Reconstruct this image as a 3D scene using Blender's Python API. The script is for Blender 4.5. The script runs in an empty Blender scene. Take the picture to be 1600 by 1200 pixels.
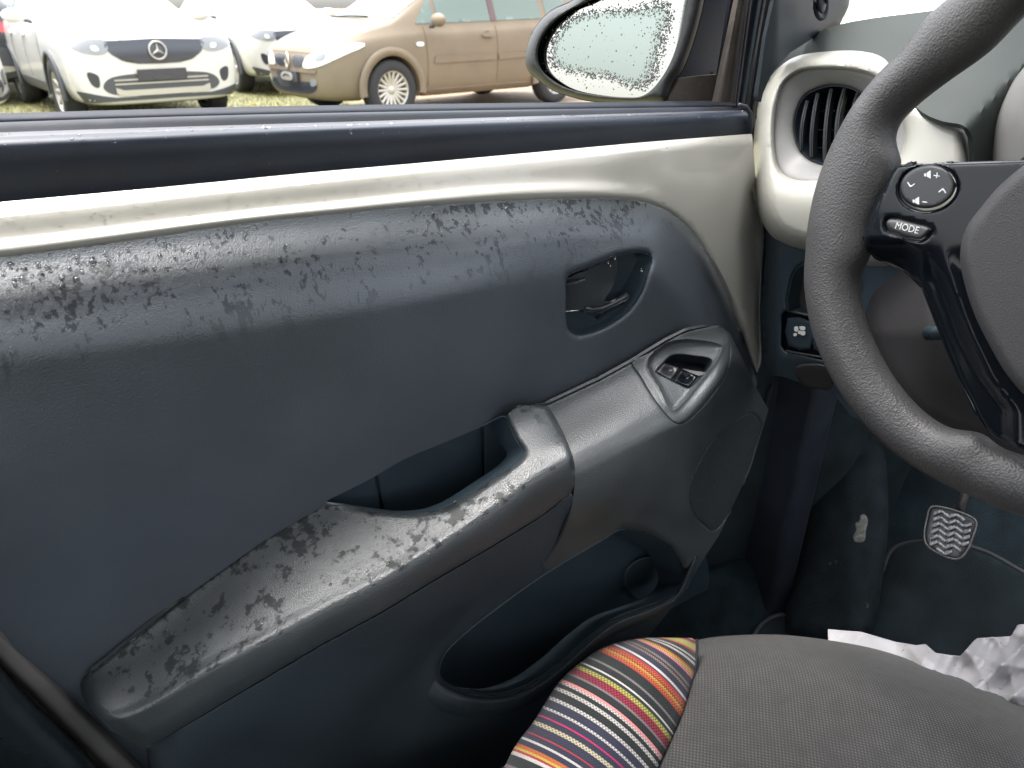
import bpy, bmesh, math, random
import numpy as np
from mathutils import Vector, Matrix
from mathutils.geometry import delaunay_2d_cdt
from mathutils.bvhtree import BVHTree

# ------------------------------------------------------------------ camera, world, sun, exposure
FPX = 1130.0
PHI, TH = math.radians(30), math.radians(27.5)
H0 = 1.2                                    # eye height above the ground
fw = np.array([math.sin(PHI)*math.cos(TH), math.cos(PHI)*math.cos(TH), -math.sin(TH)])
rt = np.array([math.cos(PHI), -math.sin(PHI), 0.0])
up = np.cross(rt, fw)
EYE = np.array([0, 0, H0])
sc = bpy.context.scene
C = sc.collection
cam_d = bpy.data.cameras.new('camera')
cam = bpy.data.objects.new('camera', cam_d); C.objects.link(cam)
cam.matrix_world = Matrix(((rt[0], up[0], -fw[0], 0), (rt[1], up[1], -fw[1], 0), (rt[2], up[2], -fw[2], H0), (0, 0, 0, 1)))
cam_d.sensor_width = 9.8; cam_d.lens = 9.8*FPX/1600
cam_d.clip_start = 0.02; cam_d.clip_end = 2000
cam_d.dof.use_dof = True; cam_d.dof.focus_distance = 0.66; cam_d.dof.aperture_fstop = 3.2
sc.camera = cam

SUN_EL, SUN_AZ = math.radians(73), math.radians(330)   # azimuth clockwise from +Y
w = bpy.data.worlds.new('World'); sc.world = w; w.use_nodes = True
nt = w.node_tree; bg = nt.nodes['Background']
sky = nt.nodes.new('ShaderNodeTexSky'); sky.sky_type = 'NISHITA'; sky.sun_disc = False
sky.sun_elevation = SUN_EL; sky.sun_rotation = SUN_AZ; sky.air_density = 1.2; sky.dust_density = 4.0; sky.ozone_density = 1.0
hs = nt.nodes.new('ShaderNodeHueSaturation'); hs.inputs['Saturation'].default_value = 0.22
nt.links.new(sky.outputs[0], hs.inputs['Color']); nt.links.new(hs.outputs[0], bg.inputs['Color'])
bg.inputs['Strength'].default_value = 0.15
sd = bpy.data.lights.new('sun', 'SUN'); sd.energy = .55; sd.angle = math.radians(26); sd.color = (1, .96, .9)
so = bpy.data.objects.new('sun', sd); C.objects.link(so)
sdir = Vector((math.sin(SUN_AZ)*math.cos(SUN_EL), math.cos(SUN_AZ)*math.cos(SUN_EL), math.sin(SUN_EL)))
so.rotation_euler = sdir.to_track_quat('Z', 'Y').to_euler()
sc.view_settings.view_transform = 'Standard'; sc.view_settings.look = 'None'
sc.view_settings.exposure = 2.5; sc.view_settings.gamma = 1.0
sc.cycles.max_bounces = 10; sc.cycles.diffuse_bounces = 6; sc.cycles.glossy_bounces = 5
sc.cycles.transmission_bounces = 8; sc.cycles.sample_clamp_indirect = 6

# ------------------------------------------------------------------ helpers
random.seed(5); rng = np.random.default_rng(5)

def rays(px, py):
    px = np.asarray(px, float); py = np.asarray(py, float)
    return fw + rt*((px-800)/FPX)[..., None] + up*((600-py)/FPX)[..., None]

WN = None
def unproj(px, py, v, axis):
    """points of the photograph's rays on a real plane: axis X / Y / Z = const, or height v above the wheel plane"""
    d = rays(px, py); v = np.asarray(v, float)
    if axis == 'X': t = v/d[..., 0]
    elif axis == 'Y': t = v/d[..., 1]
    elif axis == 'Z': t = (v-H0)/d[..., 2]
    elif axis == 'W':
        C0, n = WC, WNRM
        t = ((C0-EYE) @ n + v)/(d @ n)
    elif isinstance(axis, tuple):
        t = ((axis[0]-EYE) @ axis[1] + v)/(d @ axis[1])
    elif axis == 'D': t = v
    return EYE + d*np.asarray(t)[..., None]

def pchip(xs, ys, x):
    xs = np.asarray(xs, float); ys = np.asarray(ys, float); x = np.asarray(x, float)
    h = np.diff(xs); dl = np.diff(ys)/h; n = len(xs)
    d = np.zeros(n)
    if n == 2: d[:] = dl[0]
    else:
        for i in range(1, n-1):
            if dl[i-1]*dl[i] > 0: d[i] = 2*dl[i-1]*dl[i]/(dl[i-1]+dl[i])
        d[0], d[-1] = dl[0], dl[-1]
    k = np.clip(np.searchsorted(xs, x)-1, 0, n-2); s = (x-xs[k])/h[k]
    y = ((1+2*s)*(1-s)**2)*ys[k] + s*(1-s)**2*h[k]*d[k] + s*s*(3-2*s)*ys[k+1] + s*s*(s-1)*h[k]*d[k+1]
    y = np.where(s < 0, ys[0]+d[0]*(x-xs[0]), y); y = np.where(s > 1, ys[-1]+d[-1]*(x-xs[-1]), y)
    return y

class Field:
    """smooth height from rows of control points (px, py, height), rows ordered top to bottom"""
    def __init__(s, rows): s.rows = rows
    def __call__(s, px, py):
        px = np.asarray(px, float); py = np.asarray(py, float)
        Y = []; V = []
        for r in s.rows:
            a = np.array(r, float)
            Y.append(pchip(a[:, 0], a[:, 1], np.clip(px, a[0, 0], a[-1, 0])))
            V.append(pchip(a[:, 0], a[:, 2], np.clip(px, a[0, 0], a[-1, 0])))
        Y = np.maximum.accumulate(np.array(Y) + np.arange(len(Y))[:, None]*1e-3, axis=0); V = np.array(V)
        n = len(Y); out = np.zeros_like(px)
        h = np.maximum(np.diff(Y, axis=0), 1e-3); dl = np.diff(V, axis=0)/h
        d = np.zeros_like(V)
        for i in range(1, n-1):
            m = dl[i-1]*dl[i] > 0
            d[i] = np.where(m, 2*dl[i-1]*dl[i]/np.where(m, dl[i-1]+dl[i], 1), 0)
        d[0] = dl[0]*0.5; d[-1] = dl[-1]*0.5
        k = np.clip((py[None] > Y).sum(0)-1, 0, n-2); I = np.arange(len(px)) if px.ndim else 0
        y0 = Y[k, I]; hh = h[k, I]; s_ = np.clip((py-y0)/hh, 0, 1)
        return ((1+2*s_)*(1-s_)**2)*V[k, I] + s_*(1-s_)**2*hh*d[k, I] + s_*s_*(3-2*s_)*V[k+1, I] + s_*s_*(s_-1)*hh*d[k+1, I]

def smooth(pts, closed=True, n=6):
    P = [np.array(p, float) for p in pts]; N = len(P); out = []
    rngi = range(N) if closed else range(N-1)
    for i in rngi:
        if closed: p0, p1, p2, p3 = P[i-1], P[i], P[(i+1) % N], P[(i+2) % N]
        else: p0, p1, p2, p3 = P[max(i-1, 0)], P[i], P[i+1], P[min(i+2, N-1)]
        # centripetal Catmull-Rom
        t0 = 0; t1 = t0+max(np.linalg.norm(p1-p0), 1e-6)**.5; t2 = t1+max(np.linalg.norm(p2-p1), 1e-6)**.5; t3 = t2+max(np.linalg.norm(p3-p2), 1e-6)**.5
        if not closed and i == 0: t0 = -1e-3
        for k in range(n):
            t = t1+(t2-t1)*k/n
            A1 = (t1-t)/(t1-t0)*p0+(t-t0)/(t1-t0)*p1 if t1-t0 > 2e-3 else p1
            A2 = (t2-t)/(t2-t1)*p1+(t-t1)/(t2-t1)*p2
            A3 = (t3-t)/(t3-t2)*p2+(t-t2)/(t3-t2)*p3 if t3-t2 > 2e-3 else p2
            B1 = (t2-t)/(t2-t0)*A1+(t-t0)/(t2-t0)*A2
            B2 = (t3-t)/(t3-t1)*A2+(t-t1)/(t3-t1)*A3
            out.append((t2-t)/(t2-t1)*B1+(t-t1)/(t2-t1)*B2)
    if not closed: out.append(P[-1])
    return np.array(out)

def resample(loop, step, closed=True):
    L = np.array(loop, float)
    if closed: L = np.vstack([L, L[:1]])
    s = np.concatenate([[0], np.cumsum(np.linalg.norm(np.diff(L, axis=0), axis=1))])
    n = max(3, int(round(s[-1]/step)))
    t = np.linspace(0, s[-1], n+1)
    if closed: t = t[:-1]
    return np.stack([np.interp(t, s, L[:, 0]), np.interp(t, s, L[:, 1])], 1)

def dist_loop(pts, loop, closed=True):
    A = np.array(loop, float); B = np.roll(A, -1, 0)
    if not closed: A, B = A[:-1], B[:-1]
    AB = B-A; L2 = np.maximum((AB**2).sum(1), 1e-9); pts = np.asarray(pts, float)
    out = np.empty(len(pts))
    for i in range(0, len(pts), 4000):
        q = pts[i:i+4000]
        t = np.clip(((q[:, None]-A)*AB).sum(2)/L2, 0, 1)
        out[i:i+4000] = np.sqrt((((A+t[..., None]*AB)-q[:, None])**2).sum(2).min(1))
    return out

def inside(pts, loop):
    pts = np.asarray(pts, float); A = np.array(loop, float); B = np.roll(A, -1, 0)
    r = np.zeros(len(pts), bool); x, y = pts[:, 0], pts[:, 1]
    for (x1, y1), (x2, y2) in zip(A, B):
        if y1 == y2: continue
        c = ((y1 > y) != (y2 > y)) & (x < (x2-x1)*(y-y1)/(y2-y1)+x1)
        r ^= c
    return r

def link(name, me, mat=None, parent=None, smooth_=True):
    o = bpy.data.objects.new(name, me); C.objects.link(o)
    if mat: me.materials.append(mat)
    if parent is not None:
        o.parent = parent; o.matrix_parent_inverse = parent.matrix_world.inverted() if parent.type != 'EMPTY' else Matrix.Translation(-parent.location) if not parent.rotation_euler.z else (Matrix.Translation(parent.location) @ Matrix.Rotation(parent.rotation_euler.z, 4, 'Z')).inverted()
    if smooth_ and len(me.polygons): me.polygons.foreach_set('use_smooth', [True]*len(me.polygons))
    return o

def mesh(name, V, F, mat=None, parent=None, smooth_=True):
    me = bpy.data.meshes.new(name)
    me.from_pydata([tuple(map(float, v)) for v in V], [], [tuple(map(int, f)) for f in F]); me.update()
    return link(name, me, mat, parent, smooth_)

def solid(o, t):
    m = o.modifiers.new('thick', 'SOLIDIFY'); m.thickness = t; m.offset = -1; m.use_rim = True
    e = o.modifiers.new('crisp', 'EDGE_SPLIT'); e.split_angle = math.radians(50)
    return o

def roll(d, depth, r):
    d = np.maximum(d-.45, 0); u = np.clip(1-d/r, 0, 1)
    return depth*(1-np.sqrt(np.maximum(1-u*u, 0)))

def panel(name, outline, h, axis, mat, parent, holes=(), step=7, edge=None, sign=1, rolls=(), thick=.003, extra=None, field=None, fieldmax=1030):
    """real surface over an outline, with holes; h(px,py) gives its plane coordinate;
       rolls = (loop, closed, depth, radius_px): edges that turn away"""
    out = np.asarray(outline, float); edge = edge or step
    loops = [resample(out, edge)] + [resample(hh, min(edge, 4)) for hh in holes]
    pts = []; edges = []
    for L in loops:
        b = len(pts); pts += [tuple(p) for p in L]
        edges += [(b+i, b+(i+1) % len(L)) for i in range(len(L))]
    lo = out.min(0); hi = out.max(0)
    gx, gy = np.meshgrid(np.arange(lo[0], hi[0], step), np.arange(lo[1], hi[1], step))
    gx = gx + (np.arange(gx.shape[0]) % 2)[:, None]*step*.5
    G = np.stack([gx.ravel(), gy.ravel()], 1)
    if field is not None:      # rows of points that run along the form instead of across it
        xs = np.arange(lo[0]+.37, hi[0], step); Ys = np.array([pchip(np.array(r)[:, 0], np.array(r)[:, 1], np.clip(xs, r[0][0], r[-1][0])) for r in field.rows])
        Ys = np.maximum.accumulate(Ys, axis=0); cols_ = []
        for k in range(len(Ys)-1):
            m = max(2, int(np.ceil((Ys[k+1]-Ys[k]).max()/(step*.8))))
            for q in range(m): cols_.append(np.stack([xs, Ys[k]+(Ys[k+1]-Ys[k])*q/m], 1))
        cols_.append(np.stack([xs, Ys[-1]], 1)); Gf = np.vstack(cols_); G = np.vstack([Gf[Gf[:, 0] < fieldmax], G[G[:, 0] >= fieldmax]])
    add = [G]; rad = step*.6
    for (lp, cl, dep, rr) in rolls:
        L = resample(lp, min(edge, 3 if step <= 6 else 4), cl)
        T = (np.roll(L, -1, 0)-np.roll(L, 1, 0)) if cl else np.gradient(L, axis=0)
        N = np.stack([-T[:, 1], T[:, 0]], 1); N /= np.maximum(np.linalg.norm(N, axis=1), 1e-9)[:, None]
        for sgn in (1, -1):
            for q in (.08, .2, .38, .62, 1.0):
                add.append(L+N*sgn*q*rr)
    G = np.vstack(add)
    ok = inside(G, loops[0])
    for L in loops[1:]: ok &= ~inside(G, L)
    G = G[ok]
    for L in loops: G = G[dist_loop(G, L) > .8]
    if extra is not None: G = np.vstack([G, extra])
    # thin out
    key = {}; cell = 1.6 if step > 6 else .8
    keep = []
    for i, (x, y) in enumerate(G[::-1]):
        k = (int(x//cell), int(y//cell))
        if k in key: continue
        key[k] = 1; keep.append(len(G)-1-i)
    G = G[keep]
    pts += [tuple(p) for p in G]
    r = delaunay_2d_cdt([Vector(p) for p in pts], edges, [], 0, 1e-4)
    V2 = np.array([tuple(v) for v in r[0]]); T = np.array([f for f in r[2] if len(f) == 3])
    cen = V2[T].mean(1)
    ok = inside(cen, loops[0])
    for L in loops[1:]: ok &= ~inside(cen, L)
    T = T[ok]
    hv = h(V2[:, 0], V2[:, 1]) if callable(h) else np.full(len(V2), float(h))
    for (lp, cl, dep, rr) in rolls:
        hv = hv + sign*roll(dist_loop(V2, lp, cl), dep, rr)
    P = unproj(V2[:, 0], V2[:, 1], hv, axis)
    used = np.unique(T); mp = -np.ones(len(P), int); mp[used] = np.arange(len(used)); T = mp[T]; P = P[used]
    n = np.cross(P[T[:, 1]]-P[T[:, 0]], P[T[:, 2]]-P[T[:, 0]])
    flip = (n*(P[T].mean(1)-EYE)).sum(1) > 0
    T[flip] = T[flip][:, ::-1]
    o = mesh(name, P, T, mat, parent)
    if thick: solid(o, thick)
    return o

def walls(name, loop, h, axis, vec, mat, parent, steps=4, shrink=0.0, closed=True, step=5):
    """side walls of an opening: the loop on the surface swept along vec"""
    L = resample(loop, step, closed); cen = L.mean(0)
    hv = h(L[:, 0], L[:, 1]) if callable(h) else np.full(len(L), float(h))
    P = unproj(L[:, 0], L[:, 1], hv, axis); c3 = P.mean(0)
    V = []; F = []; n = len(L)
    for k in range(steps+1):
        q = k/steps
        V.append(P + np.array(vec)*q + (c3-P)*shrink*q)
    V = np.vstack(V)
    for k in range(steps):
        for i in range(n if closed else n-1):
            j = (i+1) % n; F.append((k*n+i, k*n+j, (k+1)*n+j, (k+1)*n+i))
    o = mesh(name, V, F, mat, parent); solid(o, .0012); return o

def loft(name, rows, mat, parent, axis='Y', nu=60, nv=6, thick=.003, smooth_v=True):
    """surface through rows of (px, py, v)"""
    R = []
    for r in rows:
        a = np.array(r, float); t = np.concatenate([[0], np.cumsum(np.linalg.norm(np.diff(a[:, :2], axis=0), axis=1))]); t /= t[-1]
        u = np.linspace(0, 1, nu)
        R.append(np.stack([pchip(t, a[:, k], u) for k in range(3)], 1))
    R = np.array(R); m = len(R)
    vs = np.linspace(0, m-1, (m-1)*nv+1) if smooth_v else np.arange(m)
    G = np.empty((len(vs), nu, 3))
    for i in range(nu):
        for k in range(3):
            G[:, i, k] = pchip(np.arange(m), R[:, i, k], vs)
    P = unproj(G[..., 0], G[..., 1], G[..., 2], axis).reshape(-1, 3)
    F = []
    for a in range(len(vs)-1):
        for b in range(nu-1):
            F.append((a*nu+b, a*nu+b+1, (a+1)*nu+b+1, (a+1)*nu+b))
    F = np.array(F)
    n = np.cross(P[F[:, 1]]-P[F[:, 0]], P[F[:, 2]]-P[F[:, 0]])
    if ((n*(P[F].mean(1)-EYE)).sum(1)).sum() > 0: F = F[:, ::-1]
    o = mesh(name, P, F, mat, parent)
    if thick: solid(o, thick)
    return o

def tube(name, P, r, mat, parent, sides=8, closed=False, taper=None):
    P = [Vector(p) for p in P]; n = len(P); V = []; F = []
    prev = None
    for i, p in enumerate(P):
        t = (P[(i+1) % n]-P[i-1]) if closed else (P[min(i+1, n-1)]-P[max(i-1, 0)])
        t.normalize()
        if prev is None:
            a = t.orthogonal().normalized()
        else: a = (prev-t*prev.dot(t)).normalized()
        prev = a; b = t.cross(a)
        rr = r*(taper[i] if taper is not None else 1)
        for k in range(sides):
            q = 2*math.pi*k/sides; V.append(p+a*math.cos(q)*rr+b*math.sin(q)*rr)
    for i in range(n if closed else n-1):
        j = (i+1) % n
        for k in range(sides):
            l = (k+1) % sides; F.append((i*sides+k, i*sides+l, j*sides+l, j*sides+k))
    if not closed:
        F.append(tuple(range(sides))[::-1]); F.append(tuple((n-1)*sides+k for k in range(sides)))
    return mesh(name, V, F, mat, parent)

def box(name, lo, hi, mat, parent, bev=0.0):
    bm = bmesh.new(); bmesh.ops.create_cube(bm, size=1)
    for v in bm.verts:
        v.co = Vector([(lo[k]+hi[k])/2+v.co[k]*(hi[k]-lo[k]) for k in range(3)])
    if bev: bmesh.ops.bevel(bm, geom=list(bm.edges), offset=bev, segments=3, affect='EDGES', profile=.5)
    me = bpy.data.meshes.new(name); bm.to_mesh(me); bm.free()
    return link(name, me, mat, parent, bool(bev))

def thing(name, label, cat, loc=(0, 0, 0), rz=0, group=None):
    o = bpy.data.objects.new(name, None); C.objects.link(o)
    o.location = loc; o.rotation_euler = (0, 0, rz); o['label'] = label; o['category'] = cat
    if group: o['group'] = group
    return o
def tag(o, label, cat, group=None):
    o['label'] = label; o['category'] = cat
    if group: o['group'] = group
    return o
def struct(o, label=None):
    o['kind'] = 'structure'
    if label: o['label'] = label
    return o

# ------------------------------------------------------------------ materials
def pm(name, col, rough=.5, spec=.5, metal=0, coat=0, grain=None, bump=None, wet=None, trans=0, ior=1.5, emit=None, speck=None, alpha=None, sheen=0):
    m = bpy.data.materials.new(name); m.use_nodes = True; t = m.node_tree; N = t.nodes; Lk = t.links
    b = N['Principled BSDF']
    b.inputs['Base Color'].default_value = (*col, 1); b.inputs['Roughness'].default_value = rough
    b.inputs['Specular IOR Level'].default_value = spec; b.inputs['Metallic'].default_value = metal
    b.inputs['Coat Weight'].default_value = coat; b.inputs['Coat Roughness'].default_value = .06
    b.inputs['Transmission Weight'].default_value = trans; b.inputs['IOR'].default_value = ior
    b.inputs['Sheen Weight'].default_value = sheen
    geo = N.new('ShaderNodeNewGeometry')
    colour = None
    def noise(scale, detail=4, rgh=.55, stretch=None):
        n = N.new('ShaderNodeTexNoise'); n.inputs['Scale'].default_value = scale; n.inputs['Detail'].default_value = detail; n.inputs['Roughness'].default_value = rgh
        if stretch:
            mp = N.new('ShaderNodeMapping'); mp.inputs['Scale'].default_value = stretch
            Lk.new(geo.outputs['Position'], mp.inputs['Vector']); Lk.new(mp.outputs[0], n.inputs['Vector'])
        else: Lk.new(geo.outputs['Position'], n.inputs['Vector'])
        return n.outputs['Fac']
    def ramp(src, a, b_, lo=0, hi=1):
        r = N.new('ShaderNodeMapRange'); r.inputs[1].default_value = a; r.inputs[2].default_value = b_; r.inputs[3].default_value = lo; r.inputs[4].default_value = hi
        Lk.new(src, r.inputs[0]); return r.outputs[0]
    def mth(op, a, b_):
        q = N.new('ShaderNodeMath'); q.operation = op
        for i, v in enumerate((a, b_)):
            if isinstance(v, (int, float)): q.inputs[i].default_value = v
            else: Lk.new(v, q.inputs[i])
        return q.outputs[0]
    def mix(fac, a, b_):
        q = N.new('ShaderNodeMix'); q.data_type = 'RGBA'
        Lk.new(fac, q.inputs[0])
        for i, v in ((6, a), (7, b_)):
            if isinstance(v, tuple): q.inputs[i].default_value = (*v[:3], 1)
            else: Lk.new(v, q.inputs[i])
        return q.outputs[2]
    cur = tuple(col); rsock = None
    if grain:     # (scale, amount): large soft unevenness in colour
        g = noise(grain[0], 5)
        cur = mix(ramp(g, .35, .65), tuple(c*(1-grain[1]) for c in col), tuple(min(1, c*(1+grain[1])) for c in col))
        rsock = ramp(g, .3, .7, max(rough-.05, 0), min(rough+.07, 1))
    if speck:     # (scale, threshold, colour)
        s = ramp(noise(speck[0], 3, .7), speck[1], speck[1]+.02)
        cur = mix(s, cur, speck[2])
    if wet:       # dict: stains and water film with their own shape
        base = noise(wet['scale'], 5, .62, wet.get('stretch'))
        big = noise(wet['big'], 2, .5)
        fine = noise(wet['scale']*7, 3, .6)
        msk = ramp(mth('ADD', mth('ADD', base, mth('MULTIPLY', big, .6)), mth('MULTIPLY', fine, .10)), wet['thr']+.035, wet['thr']+.10)
        if 'box' in wet:   # limit to a region of the object, metres (x0,x1,z0,z1)
            sp = N.new('ShaderNodeSeparateXYZ'); Lk.new(geo.outputs['Position'], sp.inputs[0])
            x0, x1, z0, z1 = wet['box']
            for sock, a_, b_ in ((sp.outputs['X'], x0, x1), (sp.outputs['Z'], z0, z1)):
                msk = mth('MULTIPLY', msk, ramp(sock, a_-.02, a_+.02)); msk = mth('MULTIPLY', msk, ramp(sock, b_+.02, b_-.02))
        if 'flat' in wet:
            sn = N.new('ShaderNodeSeparateXYZ'); Lk.new(geo.outputs['Normal'], sn.inputs[0]); msk = mth('MULTIPLY', msk, ramp(sn.outputs['Z'], wet['flat'], wet['flat']+.12))
        sw_ = ramp(msk, 0, 1, spec, spec*wet.get('sp', .25)); Lk.new(sw_, b.inputs['Specular IOR Level'])
        cur = mix(msk, cur, tuple(c*wet.get('dark', .45) for c in col))
        rs = N.new('ShaderNodeMix'); rs.data_type = 'FLOAT'; Lk.new(msk, rs.inputs[0])
        if rsock is not None: Lk.new(rsock, rs.inputs[2])
        else: rs.inputs[2].default_value = rough
        rs.inputs[3].default_value = wet.get('rough', .3); rsock = rs.outputs[0]
    if not isinstance(cur, tuple): Lk.new(cur, b.inputs['Base Color'])
    if rsock is not None: Lk.new(rsock, b.inputs['Roughness'])
    if bump:      # (kind, scale, distance_m, strength)
        kind, scl, dst, st = bump
        if kind == 'noise': src = noise(scl, 3)
        else:
            v = N.new('ShaderNodeTexVoronoi'); v.inputs['Scale'].default_value = scl; Lk.new(geo.outputs['Position'], v.inputs['Vector'])
            v.feature = 'F1' if kind == 'voronoi' else 'SMOOTH_F1'
            dn = noise(scl*.5, 3)
            src = mth('ADD', v.outputs['Distance'], mth('MULTIPLY', dn, .6 if kind == 'smooth' else .22))
        bp = N.new('ShaderNodeBump'); bp.inputs['Distance'].default_value = dst; bp.inputs['Strength'].default_value = st
        if wet: src = mth('MULTIPLY', src, mth('SUBTRACT', 1.0, mth('MULTIPLY', msk, .7)))
        Lk.new(src, bp.inputs['Height']); Lk.new(bp.outputs[0], b.inputs['Normal'])
    if emit: b.inputs['Emission Color'].default_value = (*emit[0], 1); b.inputs['Emission Strength'].default_value = emit[1]
    return m

NAVY = (.030, .038, .049)
M = {}
M['panel'] = pm('door_plastic', (.070, .084, .102), .46, .9, grain=(9, .12), bump=('voronoi', 780, .00045, .6),
                wet=dict(scale=190, big=22, thr=.885, dark=.48, rough=.42, sp=.4, stretch=(1, 1, .22), box=(-.6, .62, 1.0, 1.3)))
M['arm'] = pm('armrest_plastic', (.041, .048, .052), .41, 1.0, grain=(12, .15), bump=('voronoi', 780, .00045, .6),
              wet=dict(scale=85, big=17, thr=.845, dark=.45, rough=.50, box=(-.35, .32, .5, 1.0), flat=.40, sp=.40))
M['arm2'] = pm('armrest_front_plastic', (.042, .050, .054), .42, .95, grain=(14, .18), bump=('voronoi', 780, .00045, .6), speck=(260, .72, (.012, .014, .016)))
M['lower'] = pm('lower_door_plastic', (.033, .044, .053), .5, .4, grain=(8, .15), bump=('voronoi', 520, .0005, .5), speck=(420, .735, (.16, .16, .16)))
M['dark'] = pm('dark_plastic', (.030, .046, .060), .5, .4, grain=(10, .15), bump=('voronoi', 900, .0003, .3))
M['sillm'] = pm('black_door_frame_paint', (.015, .021, .034), .40, .45, grain=(20, .1), coat=.0, bump=('noise', 300, .0001, .15), speck=(330, .70, (.10, .11, .13)))
M['sillg'] = pm('grey_wet_frame_metal', (.055, .054, .060), .45, .5, grain=(30, .2), bump=('noise', 240, .0002, .3), speck=(300, .66, (.02, .02, .03)))
M['rubber'] = pm('black_rubber_seal', (.014, .018, .026), .6, .3, grain=(40, .2), bump=('noise', 500, .0002, .4))
M['beige'] = pm('cream_gloss_plastic', (.425, .41, .365), .16, .5, coat=.7, grain=(6, .03), bump=('noise', 35, .0004, .08))
M['beige2'] = pm('cream_satin_plastic', (.31, .305, .27), .38, .5, grain=(6, .03), bump=('noise', 900, .0001, .1))
M['bezel'] = pm('grey_satin_plastic', (.17, .168, .162), .42, .5, grain=(20, .05), speck=(220, .735, (.05, .05, .05)))
M['blk'] = pm('piano_black_plastic', (.005, .007, .010), .10, .22, coat=.0, bump=('noise', 60, .0002, .05), speck=(700, .74, (.06, .06, .06)))
M['btn'] = pm('black_satin_button', (.020, .022, .026), .35, .5)
M['btn2'] = pm('grey_satin_button', (.05, .05, .053), .4, .5)
M['white'] = pm('white_print', (.75, .75, .73), .5, .3)
M['slat'] = pm('vent_slat_plastic', (.05, .057, .06), .38, .5)
M['void'] = pm('vent_interior_plastic', (.008, .012, .018), .6, .3)
M['chrome'] = pm('chrome', (.7, .69, .66), .16, .5, metal=1)
M['lever'] = pm('dark_lever_plastic', (.045, .052, .058), .28, .5)
M['pillar'] = pm('pillar_plastic', (.013, .018, .022), .55, .25, grain=(8, .1), bump=('voronoi', 900, .0002, .3))
M['brown'] = pm('weathered_seal_channel', (.10, .085, .075), .5, .4, grain=(25, .25), speck=(260, .68, (.3, .29, .27)), bump=('noise', 200, .0003, .4))
M['leather'] = pm('wheel_rim_leather', (.052, .051, .052), .44, .5, grain=(16, .12), bump=('smooth', 700, .0006, .65))
M['airbag'] = pm('airbag_cover_plastic', (.050, .049, .050), .52, .45, grain=(14, .06), bump=('voronoi', 1300, .0003, .7), speck=(900, .76, (.3, .3, .3)))
M['dash'] = pm('dashboard_top_plastic', (.026, .033, .031), .65, .25, grain=(12, .06), bump=('noise', 1400, .0002, .5))
M['shroud'] = pm('column_shroud_plastic', (.036, .034, .036), .5, .4, grain=(7, .25))
M['carpet'] = pm('black_carpet', (.007, .013, .017), .95, .15, grain=(30, .35), bump=('noise', 900, .002, .9), speck=(170, .735, (.05, .048, .04)))
M['kick'] = pm('kick_panel_carpet', (.012, .019, .023), .85, .25, grain=(25, .3), bump=('noise', 700, .001, .6), speck=(300, .74, (.04, .04, .04)))
M['mat'] = pm('floor_mat_fabric', (.008, .0125, .0155), .95, .15, grain=(18, .3), bump=('noise', 1100, .002, .9), speck=(90, .74, (.045, .042, .035)))
M['matedge'] = pm('mat_piping', (.022, .024, .028), .7, .2)
M['pedal'] = pm('worn_pedal_rubber', (.22, .225, .23), .3, .6, grain=(300, .5), speck=(420, .62, (.5, .5, .5)))
M['pedald'] = pm('black_pedal_rubber', (.022, .025, .03), .4, .5)
M['steel'] = pm('pedal_steel', (.14, .13, .13), .45, .5, metal=.6, grain=(400, .4))
M['roof'] = pm('headliner', (.28, .275, .26), .9, .2)
M['glass'] = pm('car_window_glass', (.14, .18, .165), .12, .25)
M['grass'] = pm('grass_blades', (.12, .13, .05), .8, .2, grain=(3, .3))
M['leaf'] = pm('fallen_yellow_leaves', (.50, .36, .08), .8, .2)

# woven seat cloth: small raised dots
def weave(name, ca, cb, scale, rot):
    m = bpy.data.materials.new(name); m.use_nodes = True; t = m.node_tree; N = t.nodes; Lk = t.links; b = N['Principled BSDF']
    b.inputs['Roughness'].default_value = .85; b.inputs['Specular IOR Level'].default_value = .2; b.inputs['Sheen Weight'].default_value = .12
    tc = N.new('ShaderNodeNewGeometry')
    mp = N.new('ShaderNodeMapping'); mp.inputs['Rotation'].default_value = (0, 0, rot); Lk.new(tc.outputs['Position'], mp.inputs['Vector'])
    ws = []
    for ax in ('X', 'Y'):
        wv = N.new('ShaderNodeTexWave'); wv.bands_direction = ax; wv.inputs['Scale'].default_value = scale; wv.inputs['Distortion'].default_value = .6
        wv.inputs['Detail'].default_value = 1; wv.inputs['Detail Scale'].default_value = .4
        Lk.new(mp.outputs[0], wv.inputs['Vector']); ws.append(wv.outputs['Fac'])
    mu = N.new('ShaderNodeMath'); mu.operation = 'MULTIPLY'; Lk.new(ws[0], mu.inputs[0]); Lk.new(ws[1], mu.inputs[1])
    n = N.new('ShaderNodeTexNoise'); n.inputs['Scale'].default_value = 60; Lk.new(tc.outputs['Position'], n.inputs['Vector'])
    m2 = N.new('ShaderNodeMath'); m2.operation = 'MULTIPLY'; Lk.new(mu.outputs[0], m2.inputs[0]); Lk.new(n.outputs['Fac'], m2.inputs[1])
    r = N.new('ShaderNodeValToRGB'); r.color_ramp.elements[0].position = .05; r.color_ramp.elements[1].position = .5
    r.color_ramp.elements[0].color = (*ca, 1); r.color_ramp.elements[1].color = (*cb, 1)
    Lk.new(m2.outputs[0], r.inputs[0]); Lk.new(r.outputs[0], b.inputs['Base Color'])
    bp = N.new('ShaderNodeBump'); bp.inputs['Distance'].default_value = .0006; bp.inputs['Strength'].default_value = .8
    Lk.new(mu.outputs[0], bp.inputs['Height']); Lk.new(bp.outputs[0], b.inputs['Normal'])
    return m
M['cloth'] = weave('grey_woven_seat_cloth', (.042, .041, .040), (.10, .098, .096), 118, .78)

def water_mat():
    m = pm('water', (1, 1, 1), 0.0, .5, trans=1.0, ior=1.33); return m
M['water'] = water_mat()
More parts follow.
